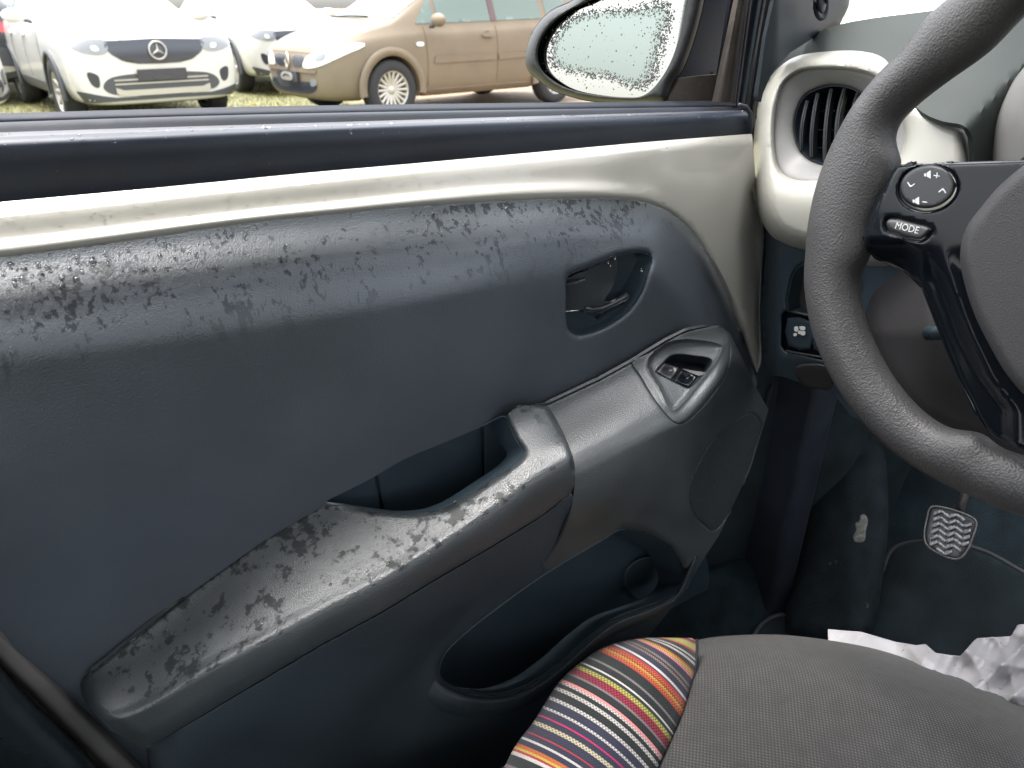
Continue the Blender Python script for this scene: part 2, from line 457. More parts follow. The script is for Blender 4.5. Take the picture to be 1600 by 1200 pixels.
# striped bolster cloth: printed colours come from the mesh's own woven bands
def stripe_mat():
    m = bpy.data.materials.new('striped_woven_cloth'); m.use_nodes = True; t = m.node_tree; N = t.nodes; Lk = t.links; b = N['Principled BSDF']
    b.inputs['Roughness'].default_value = .8; b.inputs['Specular IOR Level'].default_value = .2; b.inputs['Sheen Weight'].default_value = .1
    a = N.new('ShaderNodeAttribute'); a.attribute_name = 'band'
    uv = N.new('ShaderNodeUVMap'); uv.uv_map = 'weave'
    ch = N.new('ShaderNodeTexChecker'); ch.inputs['Scale'].default_value = 1; Lk.new(uv.outputs[0], ch.inputs['Vector'])
    ch.inputs['Color1'].default_value = (1, 1, 1, 1); ch.inputs['Color2'].default_value = (.25, .25, .25, 1)
    mx = N.new('ShaderNodeMix'); mx.data_type = 'RGBA'; mx.blend_type = 'MULTIPLY'
    Lk.new(a.outputs['Alpha'], mx.inputs[0]); Lk.new(a.outputs['Color'], mx.inputs[6]); Lk.new(ch.outputs['Color'], mx.inputs[7])
    Lk.new(mx.outputs[2], b.inputs['Base Color'])
    bp = N.new('ShaderNodeBump'); bp.inputs['Distance'].default_value = .0005; bp.inputs['Strength'].default_value = .7
    Lk.new(ch.outputs['Fac'], bp.inputs['Height']); Lk.new(bp.outputs[0], b.inputs['Normal'])
    return m
M['stripes'] = stripe_mat()

# ================================================================== THE DOOR
D = 0.57
def K(*a): return [(x, y, D-p) for x, y, p in a]     # rows given as (px, py, metres proud of the door plane)
door = thing('front_door', 'rain-wet inside of the open-windowed front door with cream trim band and long armrest', 'car door', (.1, D, .35))

up_low = [(-140, 420), (0, 405), (190, 380), (380, 352), (510, 338), (640, 325), (780, 317), (900, 312), (960, 312), (1010, 318), (1050, 335), (1083, 365), (1110, 410), (1135, 460), (1155, 512), (1180, 582)]
arm_top = [(119, 1071), (161, 1035), (230, 978), (307, 920), (360, 880), (414, 842), (460, 812), (510, 784), (579, 748), (631, 717), (700, 688), (754, 665), (802, 641), (854, 632), (937, 595), (988, 567), (1022, 547), (1047, 530), (1072, 519), (1107, 512), (1125, 512), (1140, 524), (1160, 560), (1178, 600)]
door_front = [(1180, 582), (1201, 640), (1187, 685), (1173, 731), (1145, 790), (1124, 836), (1110, 857), (1090, 890), (1068, 930), (1030, 975), (990, 1020)]

UF = Field([K((-140, 420, .0), (0, 405, .0), (380, 352, .0), (640, 325, .0), (900, 312, .0), (1010, 318, .0), (1050, 335, .0), (1110, 410, .0), (1180, 582, .0)),
            K((-140, 500, .036), (0, 490, .036), (400, 440, .036), (700, 405, .034), (900, 375, .030), (1020, 380, .026), (1080, 430, .022), (1180, 640, .022)),
            K((-140, 590, .052), (0, 575, .052), (400, 520, .051), (700, 470, .048), (860, 440, .040), (1000, 430, .038), (1080, 500, .034), (1180, 700, .034)),
            K((-140, 760, .054), (0, 740, .053), (400, 660, .051), (700, 580, .047), (900, 540, .034), (1050, 540, .028), (1180, 800, .028)),
            K((-140, 1350, .020), (0, 1300, .020), (400, 1000, .030), (700, 800, .032), (900, 680, .028), (1050, 620, .026), (1180, 900, .026))])

handle_hole = smooth([(885, 433), (895, 425), (915, 418), (960, 400), (996, 393), (1011, 395), (1017, 403), (1011, 430), (1001, 458), (981, 486), (952, 507), (922, 520), (900, 523), (888, 514), (884, 492), (884, 460)], n=5)
grab_hole = smooth([(509, 785), (540, 790), (587, 797), (631, 801), (675, 798), (710, 785), (762, 752), (804, 723), (817, 706), (806, 688), (797, 668), (789, 651), (770, 658), (754, 666), (700, 689), (631, 718), (579, 748), (540, 768)], n=4)

panel_out = [(-150, 422)] + list(smooth(up_low[1:], closed=False, n=3)) + [(1183, 600), (1170, 640), (1000, 700), (860, 760), (700, 830), (500, 940), (330, 1060), (300, 1200), (290, 1400), (240, 1240), (160, 1160), (80, 1080), (0, 985), (-60, 940), (-150, 880)]
upper = panel('door_panel', panel_out, UF, 'Y', M['panel'], door, holes=[handle_hole, grab_hole], step=8, edge=5, field=UF,
              rolls=[(handle_hole, True, .006, 9), (up_low[9:], False, 0, 34)])
upper['label'] = 'dark grained upper door panel with wet streaks'

# --- release handle bowl
walls('handle_recess_wall', handle_hole, lambda x, y: UF(x, y)+.0055, 'Y', (0, .026, -.002), M['dark'], door, shrink=.12)
hb = smooth([(870, 420), (960, 385), (1030, 380), (1025, 450), (985, 510), (920, 545), (875, 530)], n=4)
bowl = panel('handle_recess', hb, lambda x, y: UF(x, y)+.021+.010*np.exp(-((x-955)/40)**2-((y-450)/50)**2), 'Y', M['dark'], door, step=8, thick=.001)
lip = resample(handle_hole, 3)
ll = [p for p in lip if (p[1] > 420+(p[0]-884)*0.0 and (p[1]-402)*1.0 > 0 and not (p[0] < 960 and p[1] < 440 and p[0] > 890))]
# lock tab and lever
LT = lambda x, y: UF(x, y)+.004
tab = panel('lock_tab', [(885, 436), (900, 428), (914, 424), (915, 480), (911, 484), (884, 487)], lambda x, y: LT(x, y)+.010-.008*np.clip((x-884)/22, 0, 1), 'Y', M['lever'], door, step=3, edge=2, rolls=[([(885, 440), (915, 434)], False, .003, 5)], thick=.003)
lw = panel('tab_lower_panel', [(884, 489), (912, 486), (935, 500), (958, 484), (985, 470), (975, 495), (940, 520), (905, 530), (884, 515)], lambda x, y: UF(x, y)+.014, 'Y', M['dark'], door, step=4, edge=3, thick=.002)
tube('chrome_edge', unproj(np.array([884, 898, 912]), np.array([486.5, 485.5, 483]), np.array([float(UF(np.array([884.]), np.array([486.]))[0])+.004]*3), 'Y'), .0006, M['chrome'], tab, 6)
lever_o = smooth([(914, 424), (935, 413), (962, 401), (965, 408), (963, 428), (955, 452), (944, 470), (955, 474), (975, 463), (983, 459), (983, 465), (962, 478), (940, 486), (920, 488), (913, 482)], n=4)
lever = panel('release_lever', lever_o, lambda x, y: UF(x, y)+.007+.013*np.clip((x-915)/45, 0, 1)*np.clip((470-y)/30, 0, 1), 'Y', M['lever'], door, step=4, edge=3,
              rolls=[([(913, 484), (940, 484), (962, 474), (983, 461)], False, .004, 6)], thick=.003)
cx = np.array([914, 925, 940, 955, 970, 981]); cy = np.array([481, 484, 482, 476, 468, 461.])
tube('lever_lip', unproj(cx, cy, UF(cx.astype(float), cy)+.005, 'Y'), .0017, M['lever'], lever, 8)

# --- cream trim band
BT = [(-140, 329), (0, 316), (250, 293), (480, 270), (640, 256), (900, 232), (1010, 222), (1175, 209)]
BF = Field([K((-140, 329, .006), (0, 316, .006), (480, 270, .006), (900, 232, .006), (1175, 209, .006), (1200, 209, .006)),
            K((-140, 350, .019), (0, 338, .019), (480, 287, .018), (900, 246, .016), (1175, 225, .010), (1200, 225, .010)),
            K((-140, 385, .026), (0, 372, .026), (480, 318, .025), (900, 282, .024), (1000, 285, .020), (1100, 330, .018), (1200, 400, .016)),
            K((-140, 408, .034), (0, 393, .034), (480, 332, .033), (900, 302, .030), (1000, 308, .023), (1060, 338, .020), (1110, 400, .020), (1200, 560, .020)),
            K((-140, 425, .033), (0, 408, .033), (480, 345, .032), (900, 316, .029), (1000, 321, .021), (1060, 350, .016), (1120, 425, .014), (1200, 620, .014))])
beige_low = smooth([(-140, 422)] + up_low[1:] + [], closed=False, n=4)
tail = [(1183, 583), (1190, 568), (1188, 520), (1187, 485), (1190, 422), (1194, 370), (1188, 320), (1180, 270), (1175, 209)]
beige_out = list(beige_low) + tail + [tuple(p) for p in smooth(BT[::-1], closed=False, n=3)][1:]
def beigeh(x, y):
    v = BF(x, y)
    # the tail turns away towards the dashboard
    cre = np.interp(y, [200, 300, 380, 480, 560, 600], [1165, 1158, 1153, 1158, 1172, 1182])
    return v + .016*np.clip((x-cre)/28, 0, 1)**1.0*np.clip((y-230)/90, 0, 1)
trim = panel('cream_trim_band', beige_out, beigeh, 'Y', M['beige'], door, step=7, edge=4, field=BF,
             rolls=[(beige_low, False, .009, 7), (smooth([(1175, 300), (1187, 340), (1194, 370), (1190, 422), (1187, 485), (1188, 520), (1190, 568), (1181, 582), (1158, 520)], closed=False, n=3), False, .008, 9)], thick=.004)

# --- window sill: seals and painted inner frame
def strip(name, rows, mat, thick=.003, nv=5, nu=40): return loft(name, [K(*r) for r in rows], mat, door, nu=nu, nv=nv, thick=thick)
strip('outer_window_seal', [[(-140, 181, -.085), (0, 177, -.085), (480, 165, -.085), (1152, 157, -.085)], [(-140, 195, -.075), (0, 190, -.075), (480, 178, -.075), (1155, 166, -.075)], [(-140, 240, -.075), (0, 235, -.075), (480, 220, -.075), (1155, 200, -.075)]], M['rubber'], .004)
strip('inner_window_seal', [[(-140, 197, -.062), (0, 191, -.062), (480, 177, -.062), (1160, 166, -.060)], [(-140, 201, -.056), (0, 195, -.056), (480, 180, -.056), (1160, 168, -.056)], [(-140, 216, -.050), (0, 209, -.050), (480, 194, -.050), (1160, 174, -.050)]], M['rubber'], .004)
strip('frame_ledge', [[(-140, 213, -.047), (0, 207, -.047), (480, 192, -.047), (1162, 172, -.047)], [(-140, 222, -.030), (0, 215, -.030), (480, 199, -.030), (1162, 175, -.034)]], M['sillg'], .002)
strip('inner_door_frame', [[(-140, 221, -.0305), (0, 214, -.0305), (480, 198, -.0305), (1165, 174, -.0345)], [(-140, 229, -.0245), (0, 221, -.0245), (480, 203, -.0245), (1168, 178, -.028)], [(-140, 240, -.0215), (0, 231, -.0215), (480, 211, -.0225), (1170, 182, -.0255)],
                           [(-140, 262, -.0200), (0, 252, -.0205), (480, 226, -.0215), (1172, 192, -.0245)], [(-140, 345, -.024), (0, 333, -.024), (480, 285, -.024), (1176, 222, -.026)]], M['sillm'], .003, nv=8)
tube('frame_corner_cap', unproj(np.array([1154, 1166, 1172, 1173, 1172]), np.array([164, 167, 176, 194, 214]), D+.020, 'Y'), .0022, M['sillm'], door, 8)

# --- armrest, rear section (proud of the front one) and pull handle
AF = Field([K((100, 1085, .040), (161, 1035, .040), (307, 920, .040), (414, 842, .040), (510, 784, .040), (631, 717, .040), (754, 665, .045), (802, 639, .058), (854, 632, .060), (900, 650, .060)),
            K((100, 1120, .062), (192, 1104, .082), (326, 1026, .098), (422, 974, .104), (498, 933, .106), (598, 882, .108), (700, 819, .109), (762, 778, .110), (832, 728, .110), (900, 690, .110)),
            K((100, 1140, .070), (192, 1123, .092), (326, 1050, .111), (422, 1000, .117), (498, 960, .119), (598, 908, .121), (700, 846, .122), (762, 806, .122), (832, 758, .122), (900, 716, .122)),
            K((100, 1165, .072), (205, 1146, .094), (340, 1078, .114), (430, 1028, .120), (505, 984, .122), (605, 931, .124), (700, 873, .125), (762, 833, .125), (840, 784, .125), (900, 745, .125)),
            K((100, 1190, .070), (234, 1165, .092), (383, 1077, .112), (500, 1008, .119), (598, 955, .122), (675, 908, .122), (762, 857, .122), (841, 809, .122), (900, 775, .122)),
            K((100, 1300, .055), (234, 1290, .060), (500, 1180, .085), (700, 1090, .095), (841, 960, .098), (900, 900, .098))])
joint = smooth([(838, 633), (856, 636), (874, 664), (888, 694), (898, 726), (898, 757), (890, 805), (872, 850), (852, 880)], closed=False, n=4)
arm_left = [(119, 1071), (140, 1108), (172, 1140), (215, 1166), (232, 1168)]
grab_low = [(509, 785), (540, 790), (587, 797), (631, 801), (675, 798), (710, 785), (762, 752), (804, 723), (817, 706), (806, 688), (797, 668), (789, 651)]
arm_out = arm_left + [(383, 1077), (500, 1008), (598, 955), (675, 908), (762, 857), (841, 809), (892, 770)] + [tuple(p) for p in joint[::-1] if p[1] < 762] + [(820, 634), (802, 640)] + \
    [tuple(p) for p in smooth(grab_low[::-1], closed=False, n=3)] + [(480, 800), (414, 842), (307, 920), (230, 978), (161, 1035)]
arm = panel('armrest', arm_out, AF, 'Y', M['arm'], door, step=7, edge=4, field=AF, thick=.003,
            rolls=[(smooth([(114, 1060), (119, 1071), (140, 1108), (172, 1140), (215, 1168)], closed=False, n=3), False, .030, 26), (joint[:18], False, .008, 9), (smooth(grab_low, closed=False, n=3), False, .009, 10),
                   ([(119, 1071), (307, 920), (414, 842), (509, 785)], False, .002, 4), ([(234, 1166), (383, 1078), (500, 1009), (598, 956), (675, 909), (762, 858), (841, 810), (892, 771)], False, .0022, 3)])
# grab cup: inner pieces of the pull handle
walls('grab_cup_wall', grab_hole, lambda x, y: np.minimum(AF(x, y), UF(x, y))+.006, 'Y', (.003, .030, -.02), M['dark'], door, shrink=.03)
CF = lambda x, y: np.full_like(x, D-.026)
panel('grab_cup_back', [(480, 760), (600, 715), (820, 620), (850, 700), (840, 780), (740, 850), (480, 850)], D-.022, 'Y', M['dark'], door, step=20, thick=.002)
for o_ in ([(500, 775), (582, 738), (587, 748), (594, 800), (600, 830), (520, 830), (490, 800)], [(585, 737), (690, 680), (751, 655), (753, 672), (754, 750), (740, 830), (604, 830), (590, 748)], [(754, 655), (800, 640), (835, 690), (830, 760), (757, 800), (756, 672)]):
    panel('grab_cup_panel', o_, CF, 'Y', M['dark'], door, step=10, thick=.002, rolls=[(o_, True, .002, 3)])

# --- armrest, front section with the switches
GF = Field([K((840, 645, .040), (854, 635, .040), (937, 595, .040), (988, 567, .040), (1047, 530, .040), (1105, 511, .038), (1135, 516, .036), (1180, 600, .020)),
            K((840, 750, .100), (902, 712, .100), (959, 684, .100), (1025, 652, .098), (1064, 630, .094), (1112, 574, .078), (1140, 535, .050), (1190, 610, .030)),
            K((840, 780, .112), (902, 745, .112), (959, 716, .112), (1025, 682, .110), (1066, 662, .107), (1120, 605, .094), (1150, 570, .062), (1195, 620, .035)),
            K((840, 850, .118), (902, 800, .118), (959, 770, .118), (1025, 735, .114), (1066, 720, .108), (1110, 700, .088), (1150, 665, .060), (1200, 640, .035)),
            K((840, 905, .098), (902, 868, .100), (959, 842, .100), (1025, 830, .096), (1066, 840, .088), (1110, 850, .075), (1150, 800, .060), (1200, 700, .030))])
sw_out = smooth([(987, 567), (1000, 588), (1017, 617), (1034, 640), (1048, 656), (1058, 662), (1070, 660), (1085, 648), (1107, 625), (1122, 605), (1134, 586), (1140, 560), (1141, 535), (1135, 518), (1122, 511), (1105, 512), (1072, 519), (1040, 535), (1010, 553)], n=3)
gr_out = smooth([(1146, 660), (1120, 680), (1096, 715), (1080, 752), (1077, 780), (1085, 804), (1100, 820), (1111, 829), (1120, 826), (1145, 790), (1169, 733), (1182, 690), (1190, 662), (1175, 645)], n=4)
pocket = smooth([(686, 1054), (688, 1036), (697, 1018), (723, 992), (756, 965), (850, 897), (937, 845), (972, 826), (1007, 830), (1047, 853), (1062, 882), (1066, 908), (1048, 932), (1003, 950), (959, 967), (920, 996), (872, 1038), (828, 1068), (782, 1084), (746, 1083), (710, 1074), (692, 1064)], n=5)

front_out = [tuple(p) for p in joint] + [(848, 885), (858, 890), (937, 845), (972, 826), (1007, 830), (1047, 853), (1062, 882), (1085, 895), (1110, 857), (1124, 836), (1145, 790), (1173, 731), (1187, 685), (1201, 640), (1178, 600), (1160, 560), (1142, 522), (1125, 508), (1107, 509), (1072, 516), (1040, 532), (988, 564), (937, 592), (856, 630)]
sw_hole = sw_out
fr = panel('armrest_front', front_out, GF, 'Y', M['arm2'], door, holes=[sw_hole, gr_out], step=6, edge=4, field=GF, fieldmax=1300, thick=.003,
           rolls=[(gr_out, True, .003, 5), (sw_out, True, .0016, 2.5), ([(1107, 509), (1125, 508), (1142, 522), (1160, 560), (1178, 600)], False, .010, 12),
                  ([(856, 632), (937, 594), (988, 566), (1040, 534), (1072, 518), (1107, 510)], False, .002, 4),
                  ([(972, 826), (1007, 830), (1047, 853), (1062, 882)], False, .012, 14)])
# switch panel: dished, with opening
dish = smooth([(1012, 572), (1014, 560), (1024, 548), (1042, 536), (1060, 531), (1085, 531), (1108, 534), (1128, 541), (1126, 552), (1112, 574), (1090, 602), (1066, 630), (1052, 641), (1044, 634), (1030, 606)], n=4)
swo = smooth([(1023, 581), (1034, 567), (1047, 554), (1064, 552), (1088, 555), (1108, 558), (1114, 564), (1103, 582), (1090, 596), (1076, 608), (1062, 602), (1042, 592)], n=2)
def swh(x, y):
    P = np.stack([x, y], 1); ins = inside(P, dish); d = dist_loop(P, dish)
    return GF(x, y) + np.where(ins, .0042*np.clip(d/6, 0, 1)**.7, -.0012*np.exp(-(d/3)**2))
sp = panel('switch_panel', sw_out, swh, 'Y', M['arm2'], door, holes=[swo], step=4, edge=3, thick=.002, rolls=[(sw_out, True, .0014, 2.5), (dish, True, .0, 5)])
walls('switch_opening_wall', swo, lambda x, y: GF(x, y)+.004, 'Y', (0, .008, -.012), M['void'], sp, steps=2, step=4)
panel('switch_well', smooth([(1015, 585), (1045, 545), (1120, 552), (1085, 612), (1050, 604)], n=2), lambda x, y: GF(x, y)+.018, 'Y', M['void'], sp, step=10, thick=.001)
for k, o_ in enumerate(([(1024, 581), (1038, 567), (1062, 575), (1049, 595)], [(1051, 596), (1064, 577), (1091, 588), (1077, 606)])):
    c_ = np.mean(o_, 0)
    b_ = panel('window_switch', o_, lambda x, y, c_=c_: GF(x, y)+.003+.0035*np.exp(-((x-c_[0]-2)/8)**2-((y-c_[1]+1)/6)**2), 'Y', M['blk'] if k else M['btn'], sp, step=2.5, edge=2, rolls=[(o_, True, .0015, 2.5)], thick=.004)
panel('switch_rocker_tip', [(1066, 576), (1088, 580), (1105, 582), (1103, 585), (1092, 587), (1078, 582)], lambda x, y: GF(x, y)+.0035, 'Y', M['btn2'], sp, step=3, edge=2, thick=.002)
# speaker grille with a fine dimpled mesh
gm = pm('speaker_grille_plastic', (.036, .042, .046), .45, .5, bump=('voronoi', 330, .0012, 1.0))
panel('speaker_grille', gr_out, lambda x, y: GF(x, y)+.0022, 'Y', gm, door, step=7, edge=4, thick=.002, rolls=[(gr_out, True, .002, 4)])

# --- lower door panel with the pocket
LF = Field([K((100, 1180, .072), (234, 1166, .090), (383, 1078, .110), (500, 1009, .1175), (598, 956, .1205), (675, 909, .1205), (762, 858, .1205), (841, 810, .1205), (900, 780, .116), (1000, 760, .110), (1200, 760, .05)),
            K((100, 1215, .060), (234, 1200, .085), (383, 1120, .105), (500, 1060, .112), (598, 1010, .114), (675, 965, .114), (762, 910, .112), (841, 860, .112), (900, 830, .105), (1000, 815, .098), (1200, 830, .05)),
            K((100, 1300, .055), (234, 1290, .060), (500, 1150, .088), (640, 1060, .085), (686, 1020, .086), (756, 966, .092), (850, 898, .096), (937, 846, .098), (1007, 830, .094), (1066, 900, .085), (1200, 900, .05)),
            K((100, 1420, .045), (234, 1400, .050), (500, 1300, .060), (686, 1110, .094), (782, 1100, .104), (828, 1080, .108), (872, 1050, .112), (959, 980, .118), (1066, 940, .112), (1200, 960, .10)),
            K((100, 1600, .04), (500, 1500, .05), (686, 1300, .070), (782, 1290, .08), (872, 1200, .09), (959, 1100, .10), (1066, 1040, .10), (1200, 1000, .10))])
low_out = [(228, 1168), (232, 1166.5), (383, 1077.5), (500, 1008.5), (598, 955.5), (675, 908.5), (762, 857.5), (841, 809.5), (892, 770), (905, 790), (950, 830), (985, 815), (1050, 830), (1082, 870), (1100, 862), (1092, 885), (1068, 927), (1040, 962), (1000, 1010), (940, 1080), (860, 1150), (740, 1300), (300, 1400), (262, 1400), (238, 1250)]
lowp = panel('lower_door_panel', low_out, LF, 'Y', M['lower'], door, holes=[pocket], step=8, edge=5, field=LF, thick=.003,
             rolls=[([(229, 1172), (238, 1250), (262, 1400)], False, .06, 70), (pocket, True, .007, 10), ([(232, 1166.5), (383, 1077.5), (500, 1008.5), (598, 955.5), (675, 908.5), (762, 857.5), (841, 809.5), (892, 770)], False, .0022, 3)])
walls('door_pocket_wall', pocket, lambda x, y: LF(x, y)+.0065, 'Y', (0, .040, -.035), M['dark'], door, steps=4)
panel('door_pocket', smooth([(640, 1060), (700, 960), (850, 850), (970, 790), (1060, 810), (1110, 900), (1060, 1000), (900, 1120), (760, 1150), (660, 1120)], n=3), D-.030, 'Y', M['dark'], door, step=20, thick=.002)
# raised lip of the bin and cup ring inside
lipc = smooth([(667, 1088), (676, 1104), (700, 1117), (735, 1123), (775, 1122), (812, 1110), (862, 1080), (905, 1040), (945, 1003), (990, 980), (1030, 962), (1062, 935), (1084, 895), (1096, 868)], closed=False, n=4)
lipi = smooth([(680, 1062), (692, 1070), (710, 1077), (746, 1087), (782, 1088), (830, 1072), (874, 1041), (922, 999), (961, 970), (1004, 953), (1050, 934), (1064, 915), (1075, 890), (1086, 868)], closed=False, n=4)
n_ = 60
a_ = resample(lipi, 8, False); b_ = resample(lipc, 8, False)
def atn(L, n):
    s = np.concatenate([[0], np.cumsum(np.linalg.norm(np.diff(L, axis=0), axis=1))]); t = np.linspace(0, s[-1], n)
    return np.stack([np.interp(t, s, L[:, 0]), np.interp(t, s, L[:, 1])], 1)
a_ = atn(a_, n_); b_ = atn(b_, n_)
ramp_ = np.concatenate([np.linspace(0, 1, 8), np.ones(n_-14), np.linspace(1, .1, 6)])
def lrow(q, prd): 
    P = a_*(1-q)+b_*q; base = D-LF(P[:, 0], P[:, 1])
    return [(x, y, D-(bb+prd*r_)) for (x, y), bb, r_ in zip(P, base, ramp_)]
loft('pocket_lip', [lrow(.0, -.002), lrow(.08, .010), lrow(.3, .0155), lrow(.55, .015), lrow(.8, .010), lrow(1.0, -.002)], M['lower'], door, nu=80, nv=4)
ang = np.linspace(0, 2*np.pi, 30)
tube('bottle_ring', unproj(1015+38*np.cos(ang)[:-1], 905+34*np.sin(ang)[:-1], D-.036, 'Y'), .0015, M['dark'], door, 6, closed=True)

# --- raindrops
def drops(name, spots, hfn, axis, mat, parent, seed=1):
    bm = bmesh.new(); rr = random.Random(seed)
    for (x, y, r, stretch) in spots:
        P = unproj(np.array([x, x+1.5, x]), np.array([y, y, y+1.5]), hfn(np.array([x, x+1.5, x]), np.array([y, y, y+1.5])), axis)
        a = Vector(P[1]-P[0]); b = Vector(P[2]-P[0]); n = a.cross(b).normalized()
        if n.dot(Vector(P[0]-EYE)) > 0: n = -n
        dn = (Vector((0, 0, -1))-n*n.z*-1).normalized(); sd_ = n.cross(dn)
        K_ = 8; rings = [(1.0, -.12), (.96, .16), (.72, .46), (.38, .62)]
        ph = [1+rr.uniform(-.22, .22) for _ in range(K_)]
        vs = []
        for q, hh in rings:
            vs.append([bm.verts.new(Vector(P[0])+(sd_*math.cos(2*math.pi*k/K_)*q*r*ph[k])+(dn*math.sin(2*math.pi*k/K_)*q*r*ph[k]*stretch)+n*hh*r) for k in range(K_)])
        top = bm.verts.new(Vector(P[0])+n*.66*r); bot = bm.verts.new(Vector(P[0])-n*.12*r)
        for i in range(3):
            for k in range(K_):
                l = (k+1) % K_; bm.faces.new((vs[i][k], vs[i][l], vs[i+1][l], vs[i+1][k]))
        for k in range(K_):
            l = (k+1) % K_; bm.faces.new((vs[3][k], vs[3][l], top)); bm.faces.new((vs[0][l], vs[0][k], bot))
    bmesh.ops.recalc_face_normals(bm, faces=bm.faces)
    me = bpy.data.meshes.new(name); bm.to_mesh(me); bm.free()
    o = link(name, me, mat, parent); o['kind'] = 'stuff'; return o
def scat(n, f, rmin, rmax, st=(1, 1), seed=3, pw=3):
    r_ = random.Random(seed); out = []
    while len(out) < n:
        p = f(r_)
        if p is None: continue
        out.append((p[0], p[1], rmin+(rmax-rmin)*r_.random()**pw, r_.uniform(*st)))
    return out
def f_trim(r):
    x = r.uniform(0, 1150); t = r.random(); y0 = np.interp(x, [p[0] for p in BT], [p[1] for p in BT])
    y1 = np.interp(x, [0, 380, 640, 900, 1010, 1060, 1100], [395, 343, 316, 303, 306, 335, 380])
    return x, y0+5+t*(y1-y0-14)
drops('raindrops', scat(800, f_trim, .0003, .0010, (1, 1.3), 11, 4), beigeh, 'Y', M['water'], door)
def f_up(r):
    x = 1050*r.random()**1.25; y0 = np.interp(x, [p[0] for p in up_low], [p[1] for p in up_low]); return x, y0+8+abs(r.gauss(0, .5))*120*(1.1-.5*x/1050)
drops('raindrops', scat(560, f_up, .0004, .0021, (1, 2.4), 12), UF, 'Y', M['water'], door)
def f_arm(r):
    t = r.random(); x = 170+t*680
    y = np.interp(x, [170, 326, 422, 498, 598, 762, 850], [1118, 1036, 984, 938, 888, 786, 730])
    return x+r.gauss(0, 4), y+r.gauss(0, 16)-8*(r.random() < .5)
drops('raindrops', scat(330, f_arm, .0003, .0016, (1, 1.3), 13), AF, 'Y', M['water'], door)
SH = Field([K((-140, 213, -.047), (0, 207, -.047), (480, 192, -.047), (1162, 172, -.047)), K((-140, 222, -.030), (0, 215, -.030), (480, 199, -.030), (1165, 174, -.034)), K((-140, 240, -.0215), (0, 231, -.0215), (480, 211, -.0225), (1170, 182, -.0255)),
            K((-140, 345, -.024), (0, 333, -.024), (480, 285, -.024), (1176, 222, -.026))])
def f_sill(r):
    x = r.uniform(0, 1165); y0 = np.interp(x, [0, 480, 1162], [208, 193, 172]); y1 = np.interp(x, [0, 480, 1170], [300, 262, 205])
    return x, y0+(y1-y0)*min(abs(r.gauss(0, .22)), 1)
drops('raindrops', scat(360, f_sill, .0003, .0015, (1, 1.5), 14), SH, 'Y', M['water'], door)

# --- window frame uprights at the front of the door opening
def vstrip(name, xs_top, xs_bot, mat, parent, ptop, pbot, thick=.004):
    """upright moulding: (left,right) px at the top (y=-160) and at the bottom; p = list of depths across"""
    k = len(ptop); rows = []
    for i in range(k):
        q = i/(k-1)
        rows.append([(xs_top[0]+(xs_top[1]-xs_top[0])*q, xs_top[2], D-ptop[i]), ((xs_top[0]+xs_bot[0])/2*(1-q)+(xs_top[1]+xs_bot[1])/2*q, (xs_top[2]+xs_bot[2])/2, D-(ptop[i]+pbot[i])/2), (xs_bot[0]+(xs_bot[1]-xs_bot[0])*q, xs_bot[2], D-pbot[i])])
    return loft(name, rows, mat, parent, nu=20, nv=3, thick=thick)
# positions at y=0: brown 1148-1168, thin light 1170, dark 1174-1183, grey 1183-1196, dark ..1206
def ext(xt, xb, yb): # extend the line through (xt,0),(xb,yb) to y=-160
    return xt-(xb-xt)*160/yb
for nm, t0_, t1_, b0_, b1_, yb, mt, pt in (
    ('window_channel', 1146, 1168, 1112, 1147, 160, 'brown', [-.075, -.066, -.066, -.070]),
    ('channel_lip', 1168, 1171, 1147, 1150, 162, 'sillg', [-.058, -.054, -.058]),
    ('window_frame', 1170, 1184, 1149, 1158, 166, 'sillm', [-.064, -.058, -.060]),
    ('frame_moulding', 1183, 1197, 1156, 1167, 168, 'pillar', [-.055, -.040, -.038, -.046]),
    ('door_seal', 1196, 1208, 1166, 1178, 200, 'rubber', [-.062, -.054, -.062])):
    vstrip(nm, (ext(t0_, b0_, yb), ext(t1_, b1_, yb), -160), (b0_, b1_, yb), M[mt], door, pt, pt)
vstrip('channel_back', (1166, 1230, -160), (1108, 1185, 215), M['rubber'], door, [-.092, -.092, -.092], [-.092, -.092, -.092])
loft('front_gap_backing', [K((1170, 205, -.040), (1180, 330, -.040), (1172, 480, -.040), (1165, 640, -.040)), K((1226, 205, -.040), (1236, 330, -.040), (1232, 480, -.040), (1222, 640, -.040))], M['rubber'], door, nu=12, nv=4)  # dark strip added behind the trim's front edge so the open gap stays dark
# top rail of the window frame and rear upright (out of the picture, over the opening)
box('window_top_rail', (-.42, D-.13, 1.40), (.42, D-.09, 1.44), M['sillm'], door, .004)
box('window_rear_upright', (-.46, D+.03, 1.0), (-.42, D+.07, 1.44), M['sillm'], door, .004)
body_cream = pm('own_car_paint', (.50, .48, .40), .3, .5, coat=.8)
box('outer_door_skin', (-.42, D+.095, .38), (.80, D+.115, .98), body_cream, door, .006)

